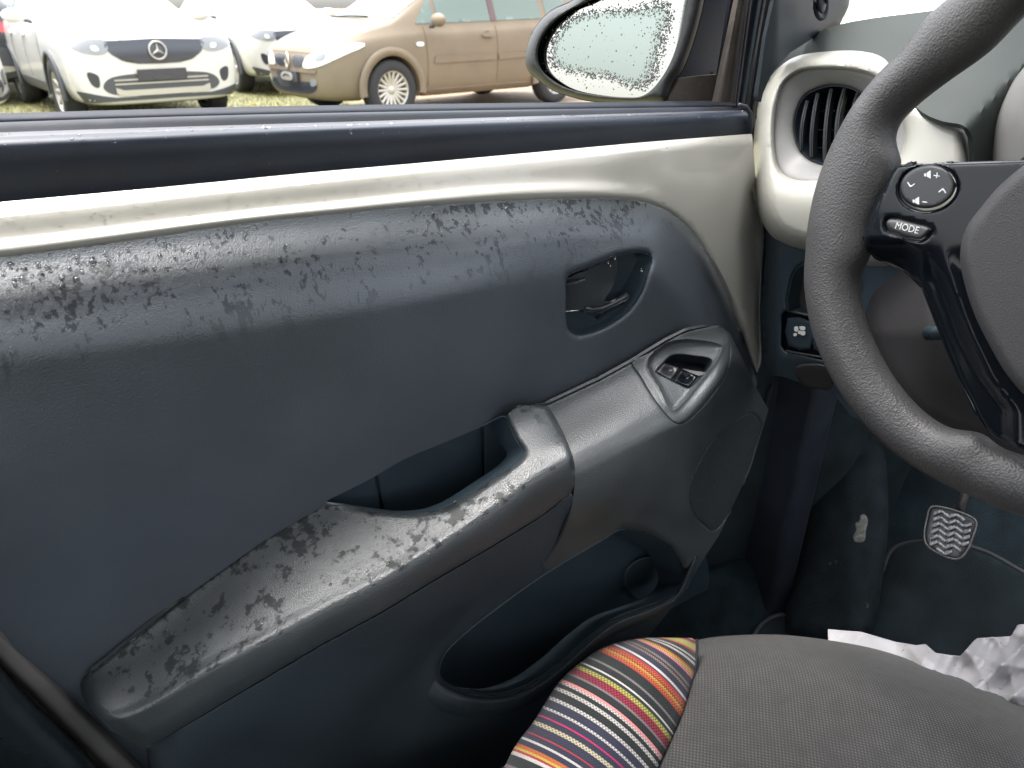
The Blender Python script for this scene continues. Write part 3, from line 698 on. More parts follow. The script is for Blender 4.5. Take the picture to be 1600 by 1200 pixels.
# --- door mirror
mh_o = smooth([(930, -40), (896, 0), (863, 16), (841, 37), (827, 63), (821, 91), (824, 107), (841, 124), (863, 140), (891, 150), (920, 157), (970, 160), (1010, 160), (1040, 160), (1052, 130), (1066, 110), (1085, 60), (1100, 0), (1110, -60), (1040, -90)], n=4)
MN = np.array([-.90, -.42, .10]); MN /= np.linalg.norm(MN)
MIR = (unproj(960., 75., .82, 'D'), MN)      # the mirror's own plane, facing back along the car
mg_o = smooth([(960, -22), (921, 1), (889, 17), (860, 40), (845, 63), (840, 85), (845, 107), (866, 127), (896, 141), (937, 149), (976, 152), (1000, 151), (1015, 143), (1032, 124), (1048, 96), (1059, 66), (1068, 33), (1076, -5), (1078, -30), (1020, -45)], n=5)
MXY = lambda x, y: np.zeros_like(np.asarray(x, float))
M['mblack'] = pm('matte_black_housing', (.016, .017, .019), .55, .35, bump=('noise', 700, .0002, .3))
hous = panel('mirror_housing', mh_o, MXY, MIR, M['mblack'], door, sign=-1, holes=[mg_o], step=6, edge=3, rolls=[(mh_o, True, .03, 14), (mg_o, True, .006, 4)], thick=.0008)
hous['label'] = 'black oval door mirror housing'
walls('mirror_shell', mh_o, lambda x, y: MXY(x, y)-.03, MIR, (.07, .03, .0), M['mblack'], hous, steps=5, shrink=.45)
mirm = pm('mirror_glass', (.36, .36, .335), .035, .5, metal=1)
mgp = panel('mirror_glass', mg_o.mean(0)+(mg_o-mg_o.mean(0))*1.04, lambda x, y: MXY(x, y)-.013, MIR, mirm, hous, sign=-1, step=12, edge=4, thick=.003)
ft = panel('mirror_foot', [(1040, 175), (1046, 150), (1061, 123), (1090, 119), (1124, 116), (1127, 135), (1112, 175)], D+.10, 'Y', M['brown'], hous, step=6, edge=4, thick=.006)
sail = panel('mirror_sail', [(1085, -90), (1160, -90), (1144, 20), (1128, 100), (1116, 175), (1020, 175), (1052, 122), (1072, 60)], D+.15, 'Y', M['sillm'], hous, step=10, thick=.01)
arm_m = loft('mirror_arm', [[(1100, -90, D+.20), (1075, 30, D+.20), (1040, 120, D+.20), (1005, 175, D+.20)], [(1112, -90, D+.17), (1084, 30, D+.17), (1052, 120, D+.17), (1018, 175, D+.17)], [(1124, -90, D+.165), (1096, 30, D+.165), (1066, 120, D+.165), (1040, 175, D+.165)]], M['brown'], hous, nu=24, nv=3)
mirc = pm('clear_mirror_glass', (.215, .245, .225), .03, .5, metal=1)
inner_ring = smooth([(905, 27), (880, 45), (866, 70), (864, 92), (876, 105), (915, 112), (960, 121), (1000, 133), (1020, 105), (1030, 60), (1040, 15), (990, 18), (940, 20)], n=4)
panel('clear_area', inner_ring, lambda x, y: MXY(x, y)-.0126, MIR, mirc, mgp, sign=-1, step=12, edge=4, thick=.0002)
def f_ring(r):
    p = (r.uniform(845, 1070), r.uniform(-20, 150)); q = np.array([p])
    if not inside(q, mg_o)[0] or dist_loop(q, mg_o)[0] < 4: return None
    dd = dist_loop(q, inner_ring)[0]; wdt = 10 if p[0] < 1000 else 15
    return p if dd < wdt*(.4+.6*r.random()) else None
def f_in(r):
    p = (r.uniform(845, 1070), r.uniform(-20, 150)); q = np.array([p])
    return p if inside(q, mg_o)[0] and dist_loop(q, mg_o)[0] > 3 else None
dropd = pm('darkened_water_beads', (.25, .26, .25), .02, .5, trans=.6, ior=1.33)  # grey base colour stands in for the dark reflections in the beads
drops('raindrops', scat(2300, f_ring, .0004, .0012, (.9, 1.3), 21, 2), lambda x, y: MXY(x, y)-.0128, MIR, dropd, mgp)
drops('raindrops', scat(450, f_in, .0003, .0011, (.9, 1.3), 22, 3), lambda x, y: MXY(x, y)-.0128, MIR, dropd, mgp)

# ================================================================== DASHBOARD
dashb = thing('dashboard', 'grey dashboard with cream air vent surround at the end beside the door', 'dashboard', (.75, .0, .8))
XP = .625
pod = smooth([(1177, 235), (1180, 190), (1187, 150), (1210, 112), (1242, 89), (1285, 81), (1345, 80), (1378, 89), (1402, 112), (1444, 153), (1480, 178), (1511, 193), (1519, 215), (1520, 260), (1522, 330), (1480, 400), (1380, 420), (1300, 408), (1261, 394), (1228, 383), (1205, 368), (1190, 345), (1180, 300)], n=4)
bez = smooth([(1210, 225), (1213, 165), (1225, 129), (1249, 112), (1285, 108), (1330, 111), (1362, 120), (1390, 145), (1407, 180), (1413, 215), (1405, 245), (1385, 268), (1340, 281), (1282, 282), (1240, 280), (1219, 266)], n=4)
vent = smooth([(1241, 205), (1244, 175), (1256, 151), (1278, 138), (1305, 133), (1335, 139), (1358, 156), (1369, 185), (1368, 215), (1354, 240), (1330, 254), (1300, 259), (1270, 252), (1250, 234)], n=4)
PODN = np.array([-.93, -.10, .34]); PODN /= np.linalg.norm(PODN)
PODP = (unproj(1300., 200., .70, 'D'), PODN)
def podh(x, y):
    P = np.stack([np.asarray(x, float), np.asarray(y, float)], 1)
    d = dist_loop(P, bez); ins = inside(P, bez)
    return -.010*np.exp(-d/14) - .018*np.clip((y-300)/90, 0, 1)**1.5
pod_s = panel('vent_surround', pod, podh, PODP, M['beige2'], dashb, sign=-1, holes=[bez], step=8, edge=4, thick=.003, rolls=[(pod, True, .045, 30), (bez, True, .008, 6)])
pod_s['label'] = 'cream satin rounded surround of the air vent'
walls('surround_side', pod, lambda x, y: podh(x, y)-.045, PODP, (.10, 0, -.01), M['dash'], pod_s, steps=3)
def bezh(x, y):
    P = np.stack([x, y], 1); dv = dist_loop(P, vent); db = dist_loop(P, bez)
    return -.0185-.014*(db/(dv+db+1e-6))**1.3
panel('vent_bezel', bez.mean(0)+(bez-bez.mean(0))*1.025, bezh, PODP, M['bezel'], dashb, sign=-1, holes=[vent], step=5, edge=4, thick=.002, rolls=[(vent, True, .003, 4)])
walls('vent_barrel', vent, lambda x, y: np.full_like(x, -.032), PODP, (.05, .0, -.012), M['void'], dashb, steps=3, shrink=.1)
panel('vent_back', vent, -.085, PODP, M['void'], dashb, sign=-1, step=20, thick=.001)
cv = vent.mean(0)
for k, xo in enumerate((-49, -33, -12, 9, 30, 48)):
    hw = math.sqrt(max(1-(xo/66)**2, 0.02))*58
    rows = []
    for q, dp in ((0, -.031), (.12, -.0295), (.3, -.033), (1, -.058)):
        yy = np.linspace(-1, 1, 14)
        rows.append([(cv[0]+xo+q*11-9*(1-t*t)*(.4 if xo < 0 else .8)+6*t*0+ (-t*5), cv[1]+t*hw, dp+.006*(1-t*t)) for t in yy])
    loft('vent_slat', rows, M['slat'], dashb, axis=PODP, nu=20, nv=3, thick=.0022)
for yo in (-22, 8, 36):
    P = unproj(np.linspace(cv[0]-56, cv[0]+56, 6), np.full(6, cv[1]+yo), -.060, PODP); tube('vent_vane', P, .0012, M['slat'], dashb, 6)
# knee panel, top, cowl
TPN = np.array([-.50, -.05, .86]); TPN /= np.linalg.norm(TPN)
TOPP = (unproj(1290., 78., .76, 'D'), TPN)
top_o = smooth([(1180, 185), (1184, 150), (1203, 110), (1222, 92), (1240, 74), (1275, 52), (1312, 38), (1380, 26), (1438, 19), (1540, 6), (1700, -15), (1760, 60), (1640, 120), (1600, 300), (1530, 300), (1519, 214), (1505, 196), (1475, 190), (1440, 175), (1400, 130), (1370, 100), (1300, 92), (1240, 100), (1200, 135), (1188, 170)], n=3)
def toph(x, y):
    cre = np.interp(x, [1440, 1513, 1600, 1760], [260, 196, 100, 40])
    return -.002-.05*np.clip((y-cre)/110, 0, 1)*(x > 1440)-.00035*np.clip(1290-x, 0, 200)
panel('dashboard_top', top_o, toph, TOPP, M['dash'], dashb, sign=-1, step=9, edge=5, thick=.004)
LPN = np.array([-.96, -.05, -.10]); LPN /= np.linalg.norm(LPN)
LOWP = (unproj(1250., 480., .80, 'D'), LPN)
slot = smooth([(1231, 487), (1233, 450), (1240, 425), (1254, 412), (1290, 405), (1340, 405), (1340, 490), (1290, 492)], n=2)
bank = [(1222, 492), (1225, 486), (1350, 505), (1350, 580), (1300, 566), (1228, 550), (1221, 540)]
low_d = [(1196, 360), (1213, 372), (1280, 392), (1420, 400), (1640, 400), (1700, 680), (1620, 700), (1540, 690), (1400, 670), (1330, 650), (1300, 612), (1262, 600), (1242, 595), (1222, 588), (1200, 586), (1194, 560), (1190, 480), (1196, 400)]
panel('knee_panel', low_d, lambda x, y: -.03*np.clip((1215-x)/20, 0, 1)-.02*np.clip((y-560)/60, 0, 1), LOWP, M['dark'], dashb, sign=-1, holes=[slot, bank], step=9, edge=4, thick=.003, rolls=[(slot, True, .004, 6), (bank, True, .003, 4)])
panel('storage_slot', slot, -.022, LOWP, M['shroud'], dashb, sign=-1, step=14, thick=.001)
walls('storage_slot_wall', slot, lambda x, y: np.full_like(x, -.003), LOWP, (.022, 0, 0), M['dark'], dashb, steps=2)
tube('chrome_edge', unproj(np.array([1233, 1246, 1262, 1300]), np.array([486, 488, 492, 497.]), np.array([-.001]*4), LOWP), .0014, M['chrome'], dashb, 6)
sb = panel('switch_bank', bank, -.009, LOWP, M['blk'], dashb, sign=-1, step=8, edge=3, thick=.002)
for o_ in ([(1231, 497), (1267, 502), (1267, 545), (1232, 540)], [(1271, 502), (1310, 508), (1312, 552), (1272, 546)]):
    bt = panel('switch_button', smooth(o_, n=2), -.002, LOWP, M['dark'], sb, sign=-1, step=5, edge=2, thick=.006, rolls=[(smooth(o_, n=2), True, .003, 4)])
    if o_[0][0] < 1240:
        for gl in ([(1241, 511), (1246, 510), (1247, 517), (1242, 518)], [(1249, 510), (1258, 511), (1257, 516), (1250, 515)], [(1247, 517), (1252, 517), (1251, 522), (1247, 521)], [(1250, 518), (1258, 518), (1257, 524), (1251, 523)], [(1240, 521), (1245, 521), (1244, 525), (1240, 525)]):
            panel('symbol', smooth(gl, n=2), 0.0002, LOWP, M['white'], bt, sign=-1, step=3, edge=2, thick=.0004)
tube('switch_bank_trim', unproj(np.array([1228, 1255, 1285, 1310]), np.array([548, 553, 558, 562.]), np.array([.001]*4), LOWP), .0012, M['btn2'], dashb, 6)
hl = panel('hood_release_lever', smooth([(1243, 574), (1258, 568), (1300, 574), (1301, 610), (1280, 608), (1256, 603), (1246, 592)], n=2), lambda x, y: .004-.02*np.clip((y-570)/40, 0, 1), LOWP, M['shroud'], dashb, sign=-1, step=4, edge=3, thick=.006, rolls=[(smooth([(1243, 574), (1258, 568), (1300, 574), (1301, 610), (1280, 608), (1256, 603), (1246, 592)], n=2), True, .004, 5)])
# instrument pod
ip = smooth([(1546, 260), (1549, 215), (1556, 180), (1572, 145), (1600, 105), (1650, 60), (1760, 20), (1850, 120), (1850, 330), (1700, 420), (1600, 420), (1550, 350)], n=4)
INP = (unproj(1580., 200., .58, 'D'), np.array([-1., 0, .1])/math.sqrt(1.01))
panel('instrument_pod', ip, lambda x, y: np.zeros_like(x), INP, M['bezel'], dashb, sign=-1, step=9, edge=5, thick=.006, rolls=[(ip, True, .05, 60)])
# column shroud behind the wheel
shr = smooth([(1330, 420), (1345, 395), (1400, 380), (1480, 390), (1600, 360), (1700, 420), (1720, 640), (1620, 720), (1500, 700), (1420, 660), (1370, 590), (1338, 500)], n=4)
SHP = (unproj(1430., 500., .66, 'D'), np.array([-.93, .12, .1])/np.linalg.norm([-.93, .12, .1]))
panel('column_shroud', shr, lambda x, y: -.00012*np.abs(x-1450)-.00010*np.abs(y-520), SHP, M['shroud'], dashb, sign=-1, step=10, edge=6, thick=.01, rolls=[(shr, True, .03, 40)])
tube('indicator_stalk', unproj(np.array([1450, 1466, 1500, 1560]), np.array([521, 520, 515, 505.]), np.array([.02, .022, .02, .0]), SHP), .006, M['dark'], dashb, 10)

# ================================================================== STEERING WHEEL
WC = EYE+np.array([.543, .219, -.132]); _t = .199
WNRM = np.array([-math.cos(_t), -.011, math.sin(_t)]); WNRM /= np.linalg.norm(WNRM)
wa = np.cross(WNRM, [0, 0, 1.0]); wa /= np.linalg.norm(wa); wb = np.cross(wa, WNRM)
WH = (WC, WNRM)
sw = thing('steering_wheel', 'black leather-grained steering wheel with piano black spoke and audio buttons', 'steering wheel', tuple(WC))
outer_px = smooth([(1640, -105), (1545, -48), (1459, 20), (1414, 78), (1366, 128), (1312, 206), (1282, 275), (1266, 345), (1261, 400), (1260, 440), (1271, 512), (1299, 584), (1341, 648), (1393, 702), (1460, 748), (1530, 781), (1600, 808), (1700, 832)], closed=False, n=5)
inner_px = smooth([(1700, -62), (1640, -10), (1600, 22), (1540, 85), (1465, 137), (1424, 170), (1400, 198), (1396, 222), (1407, 254), (1402, 282), (1384, 318), (1369, 352), (1364, 384), (1356, 404), (1343, 432), (1347, 484), (1375, 556), (1412, 612), (1453, 651), (1486, 668), (1512, 671), (1534, 676), (1560, 696), (1610, 714), (1700, 736)], closed=False, n=5)
nR = 150
oo = atn(outer_px, nR); ii = atn(inner_px, nR)
O3 = unproj(outer_px[:, 0], outer_px[:, 1], 0., WH); I3 = unproj(inner_px[:, 0], inner_px[:, 1], 0., WH)
def polar(P):
    x = (P-WC) @ wa; y = (P-WC) @ wb; return np.unwrap(np.arctan2(y, x)), np.hypot(x, y)
ao, ro = polar(O3); ai, ri = polar(I3)
if ao[-1] < ao[0]: sg_ = -1
else: sg_ = 1
ai = ai+2*np.pi*np.round((ao.mean()-ai.mean())/(2*np.pi))
lo_, hi_ = max(min(ao[0]*sg_, ao[-1]*sg_), min(ai[0]*sg_, ai[-1]*sg_)), min(max(ao[0]*sg_, ao[-1]*sg_), max(ai[0]*sg_, ai[-1]*sg_))
nR = 260; ag = np.linspace(lo_, hi_, nR)
ro2 = np.interp(ag, ao*sg_, ro); ri2 = np.interp(ag, np.maximum.accumulate(ai*sg_), ri); ag = ag*sg_
ri2 = np.convolve(np.pad(ri2, 2, 'edge'), np.ones(5)/5, 'valid')
O3 = WC+(np.cos(ag)*ro2)[:, None]*wa+(np.sin(ag)*ro2)[:, None]*wb; I3 = WC+(np.cos(ag)*ri2)[:, None]*wa+(np.sin(ag)*ri2)[:, None]*wb
# rim: an oval section swept round between the two traced edges, closed behind the frame by a circle
cen = (O3+I3)/2; 
ctr2 = cen.mean(0)
def fitcirc(P):
    x = (P-WC) @ wa; y = (P-WC) @ wb; A = np.stack([2*x, 2*y, np.ones_like(x)], 1); s_ = np.linalg.lstsq(A, x*x+y*y, rcond=None)[0]
    return s_[0], s_[1], math.sqrt(s_[2]+s_[0]**2+s_[1]**2)
cxw, cyw, Rw = fitcirc(cen)
print('wheel circle', cxw, cyw, Rw, 'half width', np.linalg.norm(O3-I3, axis=1).mean()/2)
Cc = WC+wa*cxw+wb*cyw
def ang_of(P): return np.arctan2((P-Cc) @ wb, (P-Cc) @ wa)
a0, a1 = ang_of(cen[:1])[0], ang_of(cen[-1:])[0]
# rest of the circle
d01 = (a0-a1) % (2*math.pi); dirn = 1
mid = ang_of(cen[nR//2:nR//2+1])[0]
if ((mid-a1) % (2*math.pi)) < d01: d01 = d01-2*math.pi
aa = a1+np.linspace(0, 1, 60)[1:-1]*d01
hw0 = np.linalg.norm(O3[0]-I3[0])/2; hw1 = np.linalg.norm(O3[-1]-I3[-1])/2
r0 = np.linalg.norm(cen[0]-Cc); r1 = np.linalg.norm(cen[-1]-Cc)
q_ = np.linspace(0, 1, 60)[1:-1]
ex = Cc+(np.cos(aa)[:, None]*wa+np.sin(aa)[:, None]*wb)*(r1+(r0-r1)*q_)[:, None]
cenA = np.vstack([cen, ex]); hwA = np.concatenate([np.linalg.norm(O3-I3, axis=1)/2, hw1+(hw0-hw1)*q_])
radA = cenA-Cc; radA /= np.linalg.norm(radA, axis=1)[:, None]
dirI = (O3-I3)/np.linalg.norm(O3-I3, axis=1)[:, None]; radA[:nR] = dirI
V = []; F = []; ns = 28; nn = len(cenA)
for i in range(nn):
    for k in range(ns):
        th = 2*math.pi*k/ns; V.append(cenA[i]+radA[i]*math.cos(th)*hwA[i]*.96+WNRM*math.sin(th)*min(hwA[i]*.92, .019))
for i in range(nn):
    j = (i+1) % nn
    for k in range(ns):
        l = (k+1) % ns; F.append((i*ns+k, j*ns+k, j*ns+l, i*ns+l))
rim = mesh('rim', V, F, M['leather'], sw)
# leather roots of the spokes
LH = dict(sign=-1)
# piano black spoke insert
ins_o = [(1399, 261), (1408, 257), (1425, 256), (1500, 253), (1597, 250), (1640, 250), (1640, 300), (1604, 330), (1560, 380), (1540, 430), (1560, 510), (1610, 590), (1680, 650), (1680, 725), (1604, 706), (1570, 692), (1548, 678), (1527, 648), (1520, 632), (1499, 592), (1471, 524), (1456, 488), (1442, 450), (1428, 432), (1413, 422), (1392, 412), (1366, 402), (1352, 388), (1349, 370), (1354, 353), (1364, 325), (1380, 295)]
rb_c = np.array([1450., 294.])
def ell(cx_, cy_, a, b, rot, n=40):
    t = np.linspace(0, 2*np.pi, n, endpoint=False); c, s_ = math.cos(rot), math.sin(rot)
    return np.stack([cx_+a*np.cos(t)*c-b*np.sin(t)*s_, cy_+a*np.cos(t)*s_+b*np.sin(t)*c], 1)
rb_o = ell(1450, 294, 47.5, 37.5, -.15)
md_o = smooth([(1382, 347), (1386, 341), (1395, 339), (1425, 346), (1452, 353), (1457, 358), (1452, 368), (1441, 377), (1430, 377), (1395, 366), (1385, 359)], n=3)
def insh(x, y):
    lowf = np.clip((y-372)/34, 0, 1)
    ridge = np.interp(y, [350, 400, 450, 520, 590, 640], [1470, 1474, 1492, 1518, 1552, 1590])
    return .019-.014*lowf*np.clip((1440-x)/30, 0, 1)+(-.011*np.clip((ridge-x)/26, 0, 1)**1.2-.006*np.clip((x-ridge)/40, 0, 1))*np.clip((y-385)/50, 0, 1)
ins_o = smooth(ins_o, n=3)
insert = panel('spoke_insert', ins_o, insh, WH, M['blk'], sw, sign=-1, holes=[rb_o, md_o], step=5, edge=3, thick=.006,
               rolls=[(ins_o, True, .007, 8), (rb_o, True, .002, 3), (md_o, True, .0025, 4)])
insert['label'] = 'piano black gloss spoke insert'
walls('insert_side', [(1349, 370), (1366, 402), (1413, 422), (1442, 450), (1471, 524), (1499, 592), (1527, 648)], lambda x, y: insh(x, y)-.007, WH, tuple(-WNRM*.02), M['blk'], sw, steps=2, closed=False)
walls('button_well', rb_o, lambda x, y: np.full_like(x, .0150), WH, tuple(-WNRM*.008), M['void'], insert, steps=2, step=3)
walls('button_well', md_o, lambda x, y: np.full_like(x, .0150), WH, tuple(-WNRM*.008), M['void'], insert, steps=2, step=3)
# round control button
rbb = ell(1449, 292, 43, 33.5, -.15)
rbtn = panel('round_button', rbb, .0215, WH, M['btn'], sw, sign=-1, step=5, edge=2.5, thick=.008, rolls=[(rbb, True, .002, 3.5)])
rbtn['label'] = 'round audio button with four white symbols'
def sym(pts, par, h=.0218):
    panel('symbol', pts, h, WH, M['white'], par, sign=-1, step=6, edge=2, thick=.0004)
def spk(cx_, cy_):
    sym([(cx_-9, cy_-2), (cx_-6, cy_-2.5), (cx_-6, cy_+3), (cx_-9, cy_+2.5)], rbtn)
    sym([(cx_-5, cy_-3), (cx_+1, cy_-7), (cx_+1, cy_+6), (cx_-5, cy_+3)], rbtn)
spk(1453, 273)
sym([(1458.5, 273.2), (1468.5, 274.6), (1468.3, 276), (1458.3, 274.6)], rbtn); sym([(1463.6, 269.4), (1465, 269.6), (1463.6, 279), (1462.2, 278.8)], rbtn)
spk(1435, 314); sym([(1441, 314.4), (1449, 315.2), (1449, 316.8), (1441, 316)], rbtn)
sym([(1417, 285), (1418.6, 284), (1422.8, 290.4), (1428.6, 286.4), (1429.6, 287.7), (1422.2, 292.8)], rbtn)
sym([(1466, 299.5), (1473.5, 293.5), (1478.3, 301), (1476.7, 302), (1473, 296.2), (1467, 301)], rbtn)
mdb = smooth([(1385, 348), (1388, 343.5), (1396, 342.5), (1425, 349), (1450, 355), (1453, 359), (1448, 366), (1440, 373), (1431, 373.5), (1397, 363), (1388, 357)], n=3)
mbtn = panel('mode_button', mdb, .0205, WH, M['btn2'], sw, sign=-1, step=4, edge=2, thick=.008, rolls=[(mdb, True, .0025, 5)])
fc = bpy.data.curves.new('lettering', 'FONT'); fc.body = 'MODE'; fc.size = 1; fc.align_x = 'CENTER'; fc.align_y = 'CENTER'; fc.extrude = .01
fo = bpy.data.objects.new('lettering', fc); C.objects.link(fo)
bpy.context.view_layer.update()
tm = bpy.data.meshes.new_from_object(fo.evaluated_get(bpy.context.evaluated_depsgraph_get())); bpy.data.objects.remove(fo)
c0, cR, cD = unproj(np.array([1417, 1435., 1414.5]), np.array([356.5, 360.6, 369.]), .0208, WH)
vR = (cR-c0); vR /= np.linalg.norm(vR); vD = np.cross(vR, WNRM); vD /= np.linalg.norm(vD)
if vD @ (cD-c0) < 0: vD = -vD
wid = np.linalg.norm(cR-c0)*2; bw = max(v.co.x for v in tm.vertices)-min(v.co.x for v in tm.vertices); s_ = wid/bw
for v in tm.vertices: v.co = Vector(c0+vR*v.co.x*s_-vD*v.co.y*s_*1.05+WNRM*v.co.z*.01)
link('lettering', tm, M['white'], mbtn, False)
# airbag cover
ab = smooth([(1700, 190), (1640, 232), (1600, 258), (1560, 292), (1532, 325), (1513, 350), (1503, 375), (1500, 402), (1505, 435), (1522, 490), (1547, 541), (1573, 585), (1606, 622), (1680, 672), (1800, 690), (1900, 600), (1930, 400), (1880, 240), (1790, 190)], n=4)
panel('airbag_cover', ab, lambda x, y: .030+.00003*np.clip(x-1500, 0, 200), WH, M['airbag'], sw, sign=-1, step=9, edge=4, thick=.008, rolls=[(ab, True, .010, 16)])
gap = smooth([(1700, 175), (1600, 245), (1545, 290), (1510, 330), (1492, 365), (1487, 405), (1494, 445), (1512, 500), (1540, 556), (1570, 602), (1610, 640), (1700, 690), (1950, 690), (1950, 200)], n=3)
panel('airbag_gap', gap, .009, WH, M['void'], sw, sign=-1, step=14, thick=.004)
# far spoke and hub so the wheel is whole
hub = [Cc+wa*0, ]
sgn = -1 if ((unproj(1400., 300., 0., WH)-Cc) @ wa) > 0 else 1
tube('far_spoke', [Cc+wa*sgn*.04, Cc+wa*sgn*.10+WNRM*.006, Cc+wa*sgn*(Rw-.008)], .019, M['blk'], sw, 12)
tube('steering_column', [Cc-WNRM*.005, Cc-WNRM*.09], .035, M['shroud'], sw, 16)

# ================================================================== CAR SHELL
shell = thing('car_body', 'dark pillars, bonnet and roof of the small cream car around the cabin', 'car body', (0, -.2, 0))
def shp(name, pts, h, mat, axis='Y', rolls=(), **k): return panel(name, pts, h, axis, mat, shell, step=5, edge=4, thick=.01, rolls=rolls, **k)
pil = [(1214, -120), (1235, -120), (1345, -120), (1326, 10), (1312, 40), (1270, 60), (1235, 82), (1207, 112), (1192, 146), (1189, 160), (1184, 150), (1196, 60), (1209, 0)]
def pilh(x, y):
    cre = np.interp(y, [-120, 0, 120, 200], [1262, 1238, 1200, 1180]); return .70-.03*np.clip((x-cre)/40, -1, 0)*-1*0-.035*np.exp(-((x-cre)/14)**2)+.012*np.clip((x-cre)/60, 0, 1)
shp('windscreen_pillar', pil, lambda x, y: D-.012+.0006*np.clip(x-1215, 0, 140)-.007*np.exp(-((x-np.interp(y, [-120, 0, 120, 200], [1246, 1226, 1200, 1185]))/20)**2), M['pillar'], rolls=[([(1345, -120), (1326, 10), (1312, 40), (1270, 60)], False, .012, 10)])
tang = np.linspace(0, 2*np.pi, 24, endpoint=False)
tp = unproj(1283+9*np.cos(tang), 8+21*np.sin(tang), D-.008, 'Y'); tube('pillar_knob_ring', tp, .0022, M['pillar'], shell, 8, closed=True)
tk = smooth([(1277, -14), (1289, -14), (1291, 8), (1286, 22), (1279, 18), (1275, 2)], n=3)
shp('pillar_knob', tk, D-.022, M['pillar'], rolls=[(tk, True, .008, 6)])
# pillar carries on up to the roof
box('roof_panel', (-1.35, -.95, 1.44), (.36, D-.13, 1.48), M['roof'], shell, .01)
box('passenger_door', (-.95, -.97, .30), (1.25, -.93, .98), M['dark'], shell, .01)
box('door_sill', (-.50, D+.045, .20), (1.32, D+.085, .74), M['rubber'], shell, .01)
box('rear_bulkhead', (-1.40, -.93, .30), (-1.36, D+.05, 1.05), M['dark'], shell, .01)
box('rear_side_panel', (-1.36, D+.03, .30), (-.47, D+.07, 1.02), M['dark'], shell, .01)
cpl = box('centre_pillar', (-.56, D-.02, 1.00), (-.44, D+.03, 1.44), M['pillar'], shell, .01)
for v in cpl.data.vertices: v.co.y -= max(0, v.co.z-1.0)*.32
box('passenger_pillar', (-.52, -.97, .98), (-.42, -.93, 1.44), M['pillar'], shell, .01)
box('bonnet', (1.30, -.90, .90), (2.05, .55, .96), body_cream, shell, .03)
box('windscreen_cowl', (1.18, -.90, .92), (1.32, .57, .98), M['rubber'], shell, .01)
box('hinge_pillar', (.73, .50, .30), (.78, .70, 1.075), M['rubber'], shell, .01)
gl = pm('tinted_windscreen', (.16, .20, .18), .03, .5); gl.node_tree.nodes['Principled BSDF'].inputs['Alpha'].default_value = .38
mesh('windscreen', [(1.24, -.86, .98), (1.24, .50, .98), (.42, .40, 1.43), (.42, -.80, 1.43)], [(0, 1, 2, 3)], gl, shell, False)
mesh('passenger_window', [(-.44, -.95, .98), (1.0, -.95, .98), (.42, -.90, 1.43), (-.44, -.90, 1.43)], [(0, 1, 2, 3)], gl, shell, False)
box('windscreen_header', (.34, -.93, 1.42), (.44, D-.10, 1.47), M['roof'], shell, .01)

# B pillar sill trim and black cover at the lower left
seal = [(-160, 835), (-60, 935), (0, 1008), (60, 1068), (120, 1128), (172, 1180), (226, 1235), (300, 1310)]
def off(L, dx, dy): return [(x+dx, y+dy) for x, y in L]
bs = loft('rear_door_seal', [[(x+14, y-16, D-.030) for x, y in seal], [(x+6, y-8, D-.040) for x, y in seal], [(x-6, y+8, D-.042) for x, y in seal], [(x-15, y+17, D-.030) for x, y in seal]], pm('grey_brown_seal', (.15, .14, .13), .5, .4, grain=(20, .15), bump=('noise', 60, .001, .3)), shell, nu=50, nv=4, thick=.004)
blk_o = [(-160, 850), (-80, 935), (-14, 1022), (50, 1092), (110, 1150), (172, 1212), (260, 1320), (-160, 1320)]
sb2 = pm('glossy_black_trim', (.016, .022, .026), .28, .5, grain=(9, .4), bump=('noise', 14, .006, .5))
panel('centre_pillar_trim', blk_o, lambda x, y: D-.052-.014*np.sin(np.clip((y-(1020+.93*x))/60, -1, 5)*1.3), 'Y', sb2, shell, step=10, edge=6, thick=.004,
      rolls=[([(-160, 850), (-80, 935), (-14, 1022), (50, 1092), (110, 1150), (172, 1212), (260, 1320)], False, .03, 24)])

# ================================================================== FOOTWELL
fl = thing('cabin_floor', 'black carpeted footwell floor and toe board under the steering wheel', 'floor', (.9, .2, .36))
del fl['category']; fl['kind'] = 'structure'
def grid(name, xs, ys, fz, mat, parent, thick=.01):
    X, Y = np.meshgrid(xs, ys); Z = fz(X, Y); V = np.stack([X, Y, Z], -1).reshape(-1, 3); nx, ny = len(xs), len(ys)
    F = [(j*nx+i, j*nx+i+1, (j+1)*nx+i+1, (j+1)*nx+i) for j in range(ny-1) for i in range(nx-1)]
    o = mesh(name, V, F, mat, parent)
    return solid(o, thick) if thick else o
def flz(X, Y):
    n1 = .004*np.sin(X*23+Y*11)+.003*np.sin(Y*37-X*9)
    toe = np.clip((X-.92)/.38, 0, 1)
    side = np.clip((Y-.44)/.10, 0, 1)
    rest = .05*np.exp(-((Y-.40)/.05)**2)*np.clip((X-.80)/.1, 0, 1)
    return .36+n1+.42*toe**1.1+.10*side**2*(1-toe)+rest
floor_m = grid('carpet', np.linspace(-1.35, 1.32, 110), np.linspace(-.93, D+.03, 70), flz, M['carpet'], fl)
box('toe_wall', (1.28, -.93, .3), (1.32, D+.05, 1.0), M['carpet'], fl)
# kick panel ahead of the door and its seam
kp = grid('kick_panel', np.linspace(.60, 1.3, 60), np.linspace(0, 1, 12), lambda X, Y: .34+.56*Y, M['kick'], fl, 0)
for v in kp.data.vertices:
    x, q, z = v.co + Vector(fl.location)*0
    v.co = Vector((x, D+.014-.06*math.sin(min(max((x-.66)/.5, 0), 1)*math.pi/2)-.03*math.sin(q*math.pi)*.5-.010*math.sin(x*52)*min(max((x-.70)/.06, 0), 1), z))
tube('sill_seam', unproj(np.array([1206, 1196, 1182, 1160]), np.array([600, 640, 690, 760.]), D-.012, 'Y'), .0016, M['pillar'], fl, 6)
